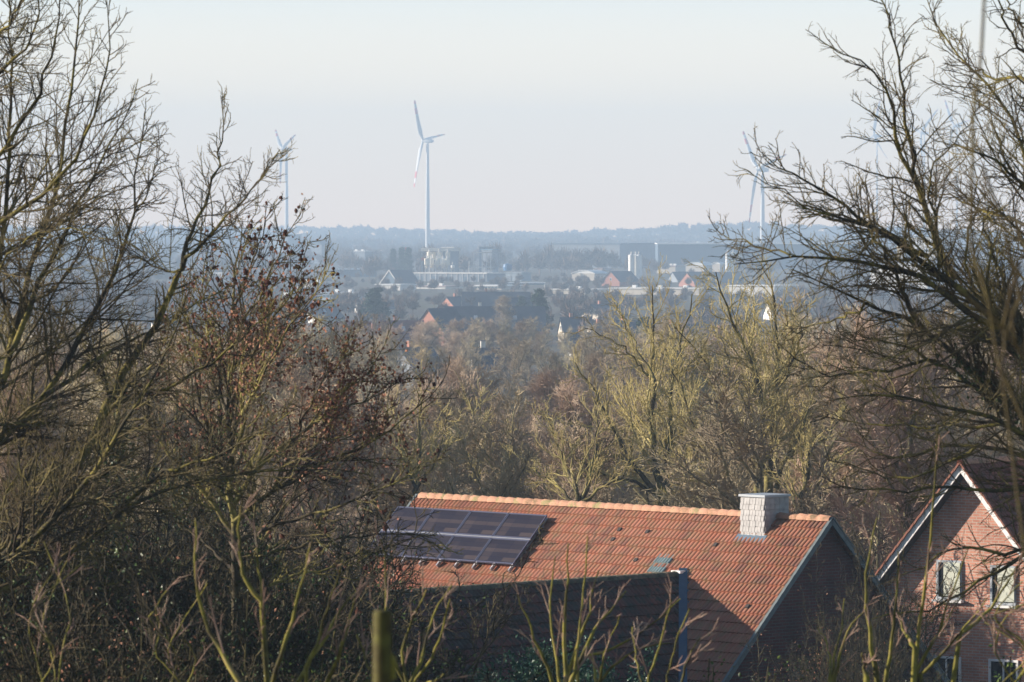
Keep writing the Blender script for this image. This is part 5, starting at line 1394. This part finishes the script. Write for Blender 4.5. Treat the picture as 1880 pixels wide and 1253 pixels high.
for i, (x0, x1, pt, d, lab, wl_, rf_) in enumerate((
    (1120, 1330, 529, 2020, 'long low pale wall building under the pink gables', M_cream, M_ww),
    (1000, 1118, 531, 2040, 'long low cream building behind the dense pine', M_cream, M_ww),
    (858, 958, 524, 2180, 'low cream terrace of lock-ups behind the second dark roof', M_cream, M_silo),
    (1338, 1470, 524, 1950, 'bright sunlit low hall behind the clustered trunks', M_ww, M_silo),
    (690, 762, 522, 2150, 'white low hall behind the layered cedar', M_ww, M_silo),
    (764, 850, 525, 2200, 'pale red roofed low hall between cedar and steel frame', M_ww, M_palered),
    (500, 588, 543, 1780, 'long flat white roofed hall beyond the leafy twigs', M_ww, M_silo),
    (590, 690, 537, 1880, 'pale blue flat roofed hall next to the cedar', pm('pale_blue_panel', (.32, .38, .42)), M_slatecap),
    (545, 615, 518, 2250, 'low cream shed with two small roof lights in the haze', M_cream, M_ww),
    (385, 420, 501, 2500, 'white low building glimpsed through the leafy tree', M_ww, M_silo),
    (440, 500, 512, 2450, 'flat pale shed glimpsed behind the seed clusters', M_grey, M_ww),
    (615, 690, 496, 2700, 'grey shed with a row of white roof lights', M_bluegrey, M_roofdark),
    (930, 1000, 519, 2350, 'low dark shed with bright white roof edge', M_bluegrey, M_silo),
    (225, 300, 520, 2300, 'pale low hall behind the fanning limbs', M_grey, M_ww),
    (60, 150, 505, 2600, 'hazy flat hall low behind the leftward limbs'.replace('leftward', 'diagonal'), M_grey, M_slatecap),
    (1600, 1752, 492, 1900, 'large white hall behind the big dark tree', M_ww, M_silo),
    (1664, 1758, 434, 2950, 'tall white factory block with dark flat roof inside the dark crown', M_ww, M_bluegrey),
    (1775, 1860, 470, 2700, 'pale hall seen through the crown next to the factory block', M_grey, M_slatecap))):
    hall('hall', lab, x0, x1, pt, d, 22, wl_, rf_, thick=.4, bays=(0, 0, 10, 0, 0, 0, 0, 8, 0, 0, 0, 0, 0, 0, 0, 0, 4, 0)[i], units=(3, 2, 0, 0, 0, 2, 2, 2, 2, 0, 0, 6, 0, 1, 0, 3, 2, 0)[i], arch=(2.2 if i == 15 else 0))
silo('round_silo', 'wide cream round silo beside the tall factory block', 1661, 436, 2900, 4.2, M_siloc, None, dome=1.2)
# --- houses of the town
gable_house('barn', 'dark roofed barn with pale gable trim above the cedar', 715, 497, 2250, 70, 14, 10, 48, M_bluegrey, M_roofdark, 0, False, trim=M_steel)
gable_house('long_house', 'long house with dark blue-black roof, two skylights and a white chimney', 818, 564, 1260, 3, 24, 11, 45, M_brickfar, M_roofdark, 2, 2, skylights=3)
gable_house('brick_house', 'orange brick gable with two windows beside the long dark roof', 786, 568, 1180, 70, 9, 8.4, 47, M_brickfar, M_roofdark, 2, False)
gable_house('town_house', 'wide dark grey roof rising behind the long dark roof', 850, 537, 1560, 2, 20, 12, 40, M_ww, M_roofdark, 0, True)
gable_house('town_house', 'small house with white gable between the dark roofs and the pine', 925, 548, 1430, 68, 10, 6, 52, M_ww, M_roofdark, 1, False)
gable_house('town_house', 'dark roofed house with white chimney sunk between the wood trees', 868, 641, 770, 8, 4.5, 6, 42, M_ww, M_roofdark, 1, 2)
gable_house('town_house', 'house with dull red roof behind the leafy winter tree', 616, 592, 1050, 4, 7, 8, 40, M_ww, M_roofred, 1, True)
gable_house('town_house', 'second dull red roof just above the rust-brown leaves', 660, 606, 980, 15, 8, 8, 40, M_brickfar, M_roofred, 1, True)
towns = [(1082, 596, 1080, 20, 6, 7, M_cream, M_roofgrey, 'cream house with grey roof at the edge of the wood'), (1125, 590, 1120, 50, 8, 8, M_ww, M_roofdark, 'white house with dark roof behind the double-stemmed tree'),
 (1150, 612, 960, 15, 8, 8, M_brickfar, M_roofdark, 'dark roofed brick house between tree stems'), (1192, 640, 740, 10, 5, 7, M_brickfar, M_roofred, 'orange brick house low behind the double-stemmed tree'),
 (1215, 598, 1000, 70, 9, 8, M_ww, M_roofdark, 'white gable beside the dark hazy pine'), (1300, 610, 940, 60, 9, 8, M_cream, M_roofgrey, 'cream gable behind the clustered trunks'),
 (1345, 600, 1020, 10, 10, 8, M_ww, M_roofgrey, 'white house partly hidden by clustered trunks'), (1372, 622, 860, 30, 6, 8, M_ww, M_roofgrey, 'bright white house right between the clustered trunks'),
 (1460, 585, 1150, 20, 10, 9, M_brickfar, M_roofred, 'red roofed house under the sweeping dark limbs'), (1530, 600, 1050, 65, 10, 8, M_ww, M_roofdark, 'white gable under the lower sweep of dark limbs'),
 (1600, 580, 1250, 10, 12, 9, M_cream, M_roofdark, 'cream house behind the crossing dark limbs'), (1700, 590, 1200, 70, 10, 9, M_brickfar, M_roofred, 'brick house behind the thickest dark limbs'),
 (1045, 612, 900, 5, 6, 7, M_ww, M_roofdark, 'small dark roofed white house above the reddish wood'), (735, 640, 800, 60, 6, 6, M_grey, M_roofgrey, 'pale gable peeking between the rust-brown leaves and the wood'),
 (700, 590, 1120, 10, 9, 8, M_brickfar, M_roofred, 'red roof next to the orange brick gable'), (165, 612, 900, 20, 9, 8, M_ww, M_roofgrey, 'white house seen through the diagonal limbs'),
 (60, 600, 1000, 60, 9, 8, M_cream, M_roofred, 'cream house low behind the diagonal limbs'), (190, 655, 720, 30, 8, 8, M_brickfar, M_roofdark, 'dark roofed house deep behind the ivy trunk'),
 (280, 585, 1150, 15, 10, 8, M_ww, M_roofdark, 'white house behind the top of the ivy trunk'), (480, 570, 1300, 10, 11, 9, M_ww, M_roofgrey, 'pale house behind the seed clusters'),
 (560, 560, 1450, 60, 10, 9, M_ww, M_roofdark, 'house with dark roof below the flat white halls'), (1030, 584, 1220, 10, 7, 7, M_cream, M_roofdark, 'small dark roof just past the dense pine'),
 (820, 546, 1600, 60, 10, 9, M_brickfar, M_roofdark, 'dark roofed house between cedar and the wide grey roof'), (655, 552, 1620, 10, 12, 9, M_ww, M_roofgrey, 'pale house before the light blue flat hall'),
 (1410, 555, 1500, 15, 12, 9, M_ww, M_roofgrey, 'pale house before the sunlit low hall'), (1085, 560, 1500, 60, 10, 9, M_cream, M_roofdark, 'cream gable behind the bare round tree')]
for (px, py, d, yw, L_, W_, wl_, rf_, lab) in towns: gable_house('town_house', lab, px, py, d, yw, L_, W_, 42, wl_, rf_, 1, True, skylights=1 if L_ > 8 else 0)
# light masts and small poles
for i, (px, py, d, lab) in enumerate(((861, 480, 2500, 'thin pole beside the steel frame'), (1033, 520, 2100, 'white lamp mast before the low cream building'), (547, 520, 2000, 'pale lamp mast beside the flat white hall'), (1000, 522, 2100, 'thin lamp mast behind the dense pine'))):
    p_ = P(px, py, d); g_ = float(ground(p_[0], d)); h_ = p_[2] - g_; root = thing('lamp_mast', lab, 'mast', (p_[0], d, g_))
    ac = Acc(); ac.lathe([(.22, 0), (.14, h_), (.01, h_ + .05)], 8); ac.build('pole', M_steel, root); ac = Acc(); ac.box((.5, 0, h_), 1.3, .5, .25); ac.build('lamp_head', M_steel, root)
# ================================================================== haze
hz = Acc(); hz.box((0, 3900, 100 - 2), 2900, 8000, 204)
hm = bpy.data.materials.new('haze_air'); hm.use_nodes = True
hn = hm.node_tree.nodes
for n_ in list(hn):
    if n_.type == 'BSDF_PRINCIPLED': hn.remove(n_)
pv = hn.new('ShaderNodeVolumePrincipled'); out = [n_ for n_ in hn if n_.type == 'OUTPUT_MATERIAL'][0]
pv.inputs['Color'].default_value = HAZE_COL + (1,); pv.inputs['Density'].default_value = HAZE_DENSITY; pv.inputs['Anisotropy'].default_value = 0.0
hm.node_tree.links.new(pv.outputs[0], out.inputs['Volume'])
tag(hz.build('haze', hm), 'pale bluish winter haze over the plain', kind='stuff')
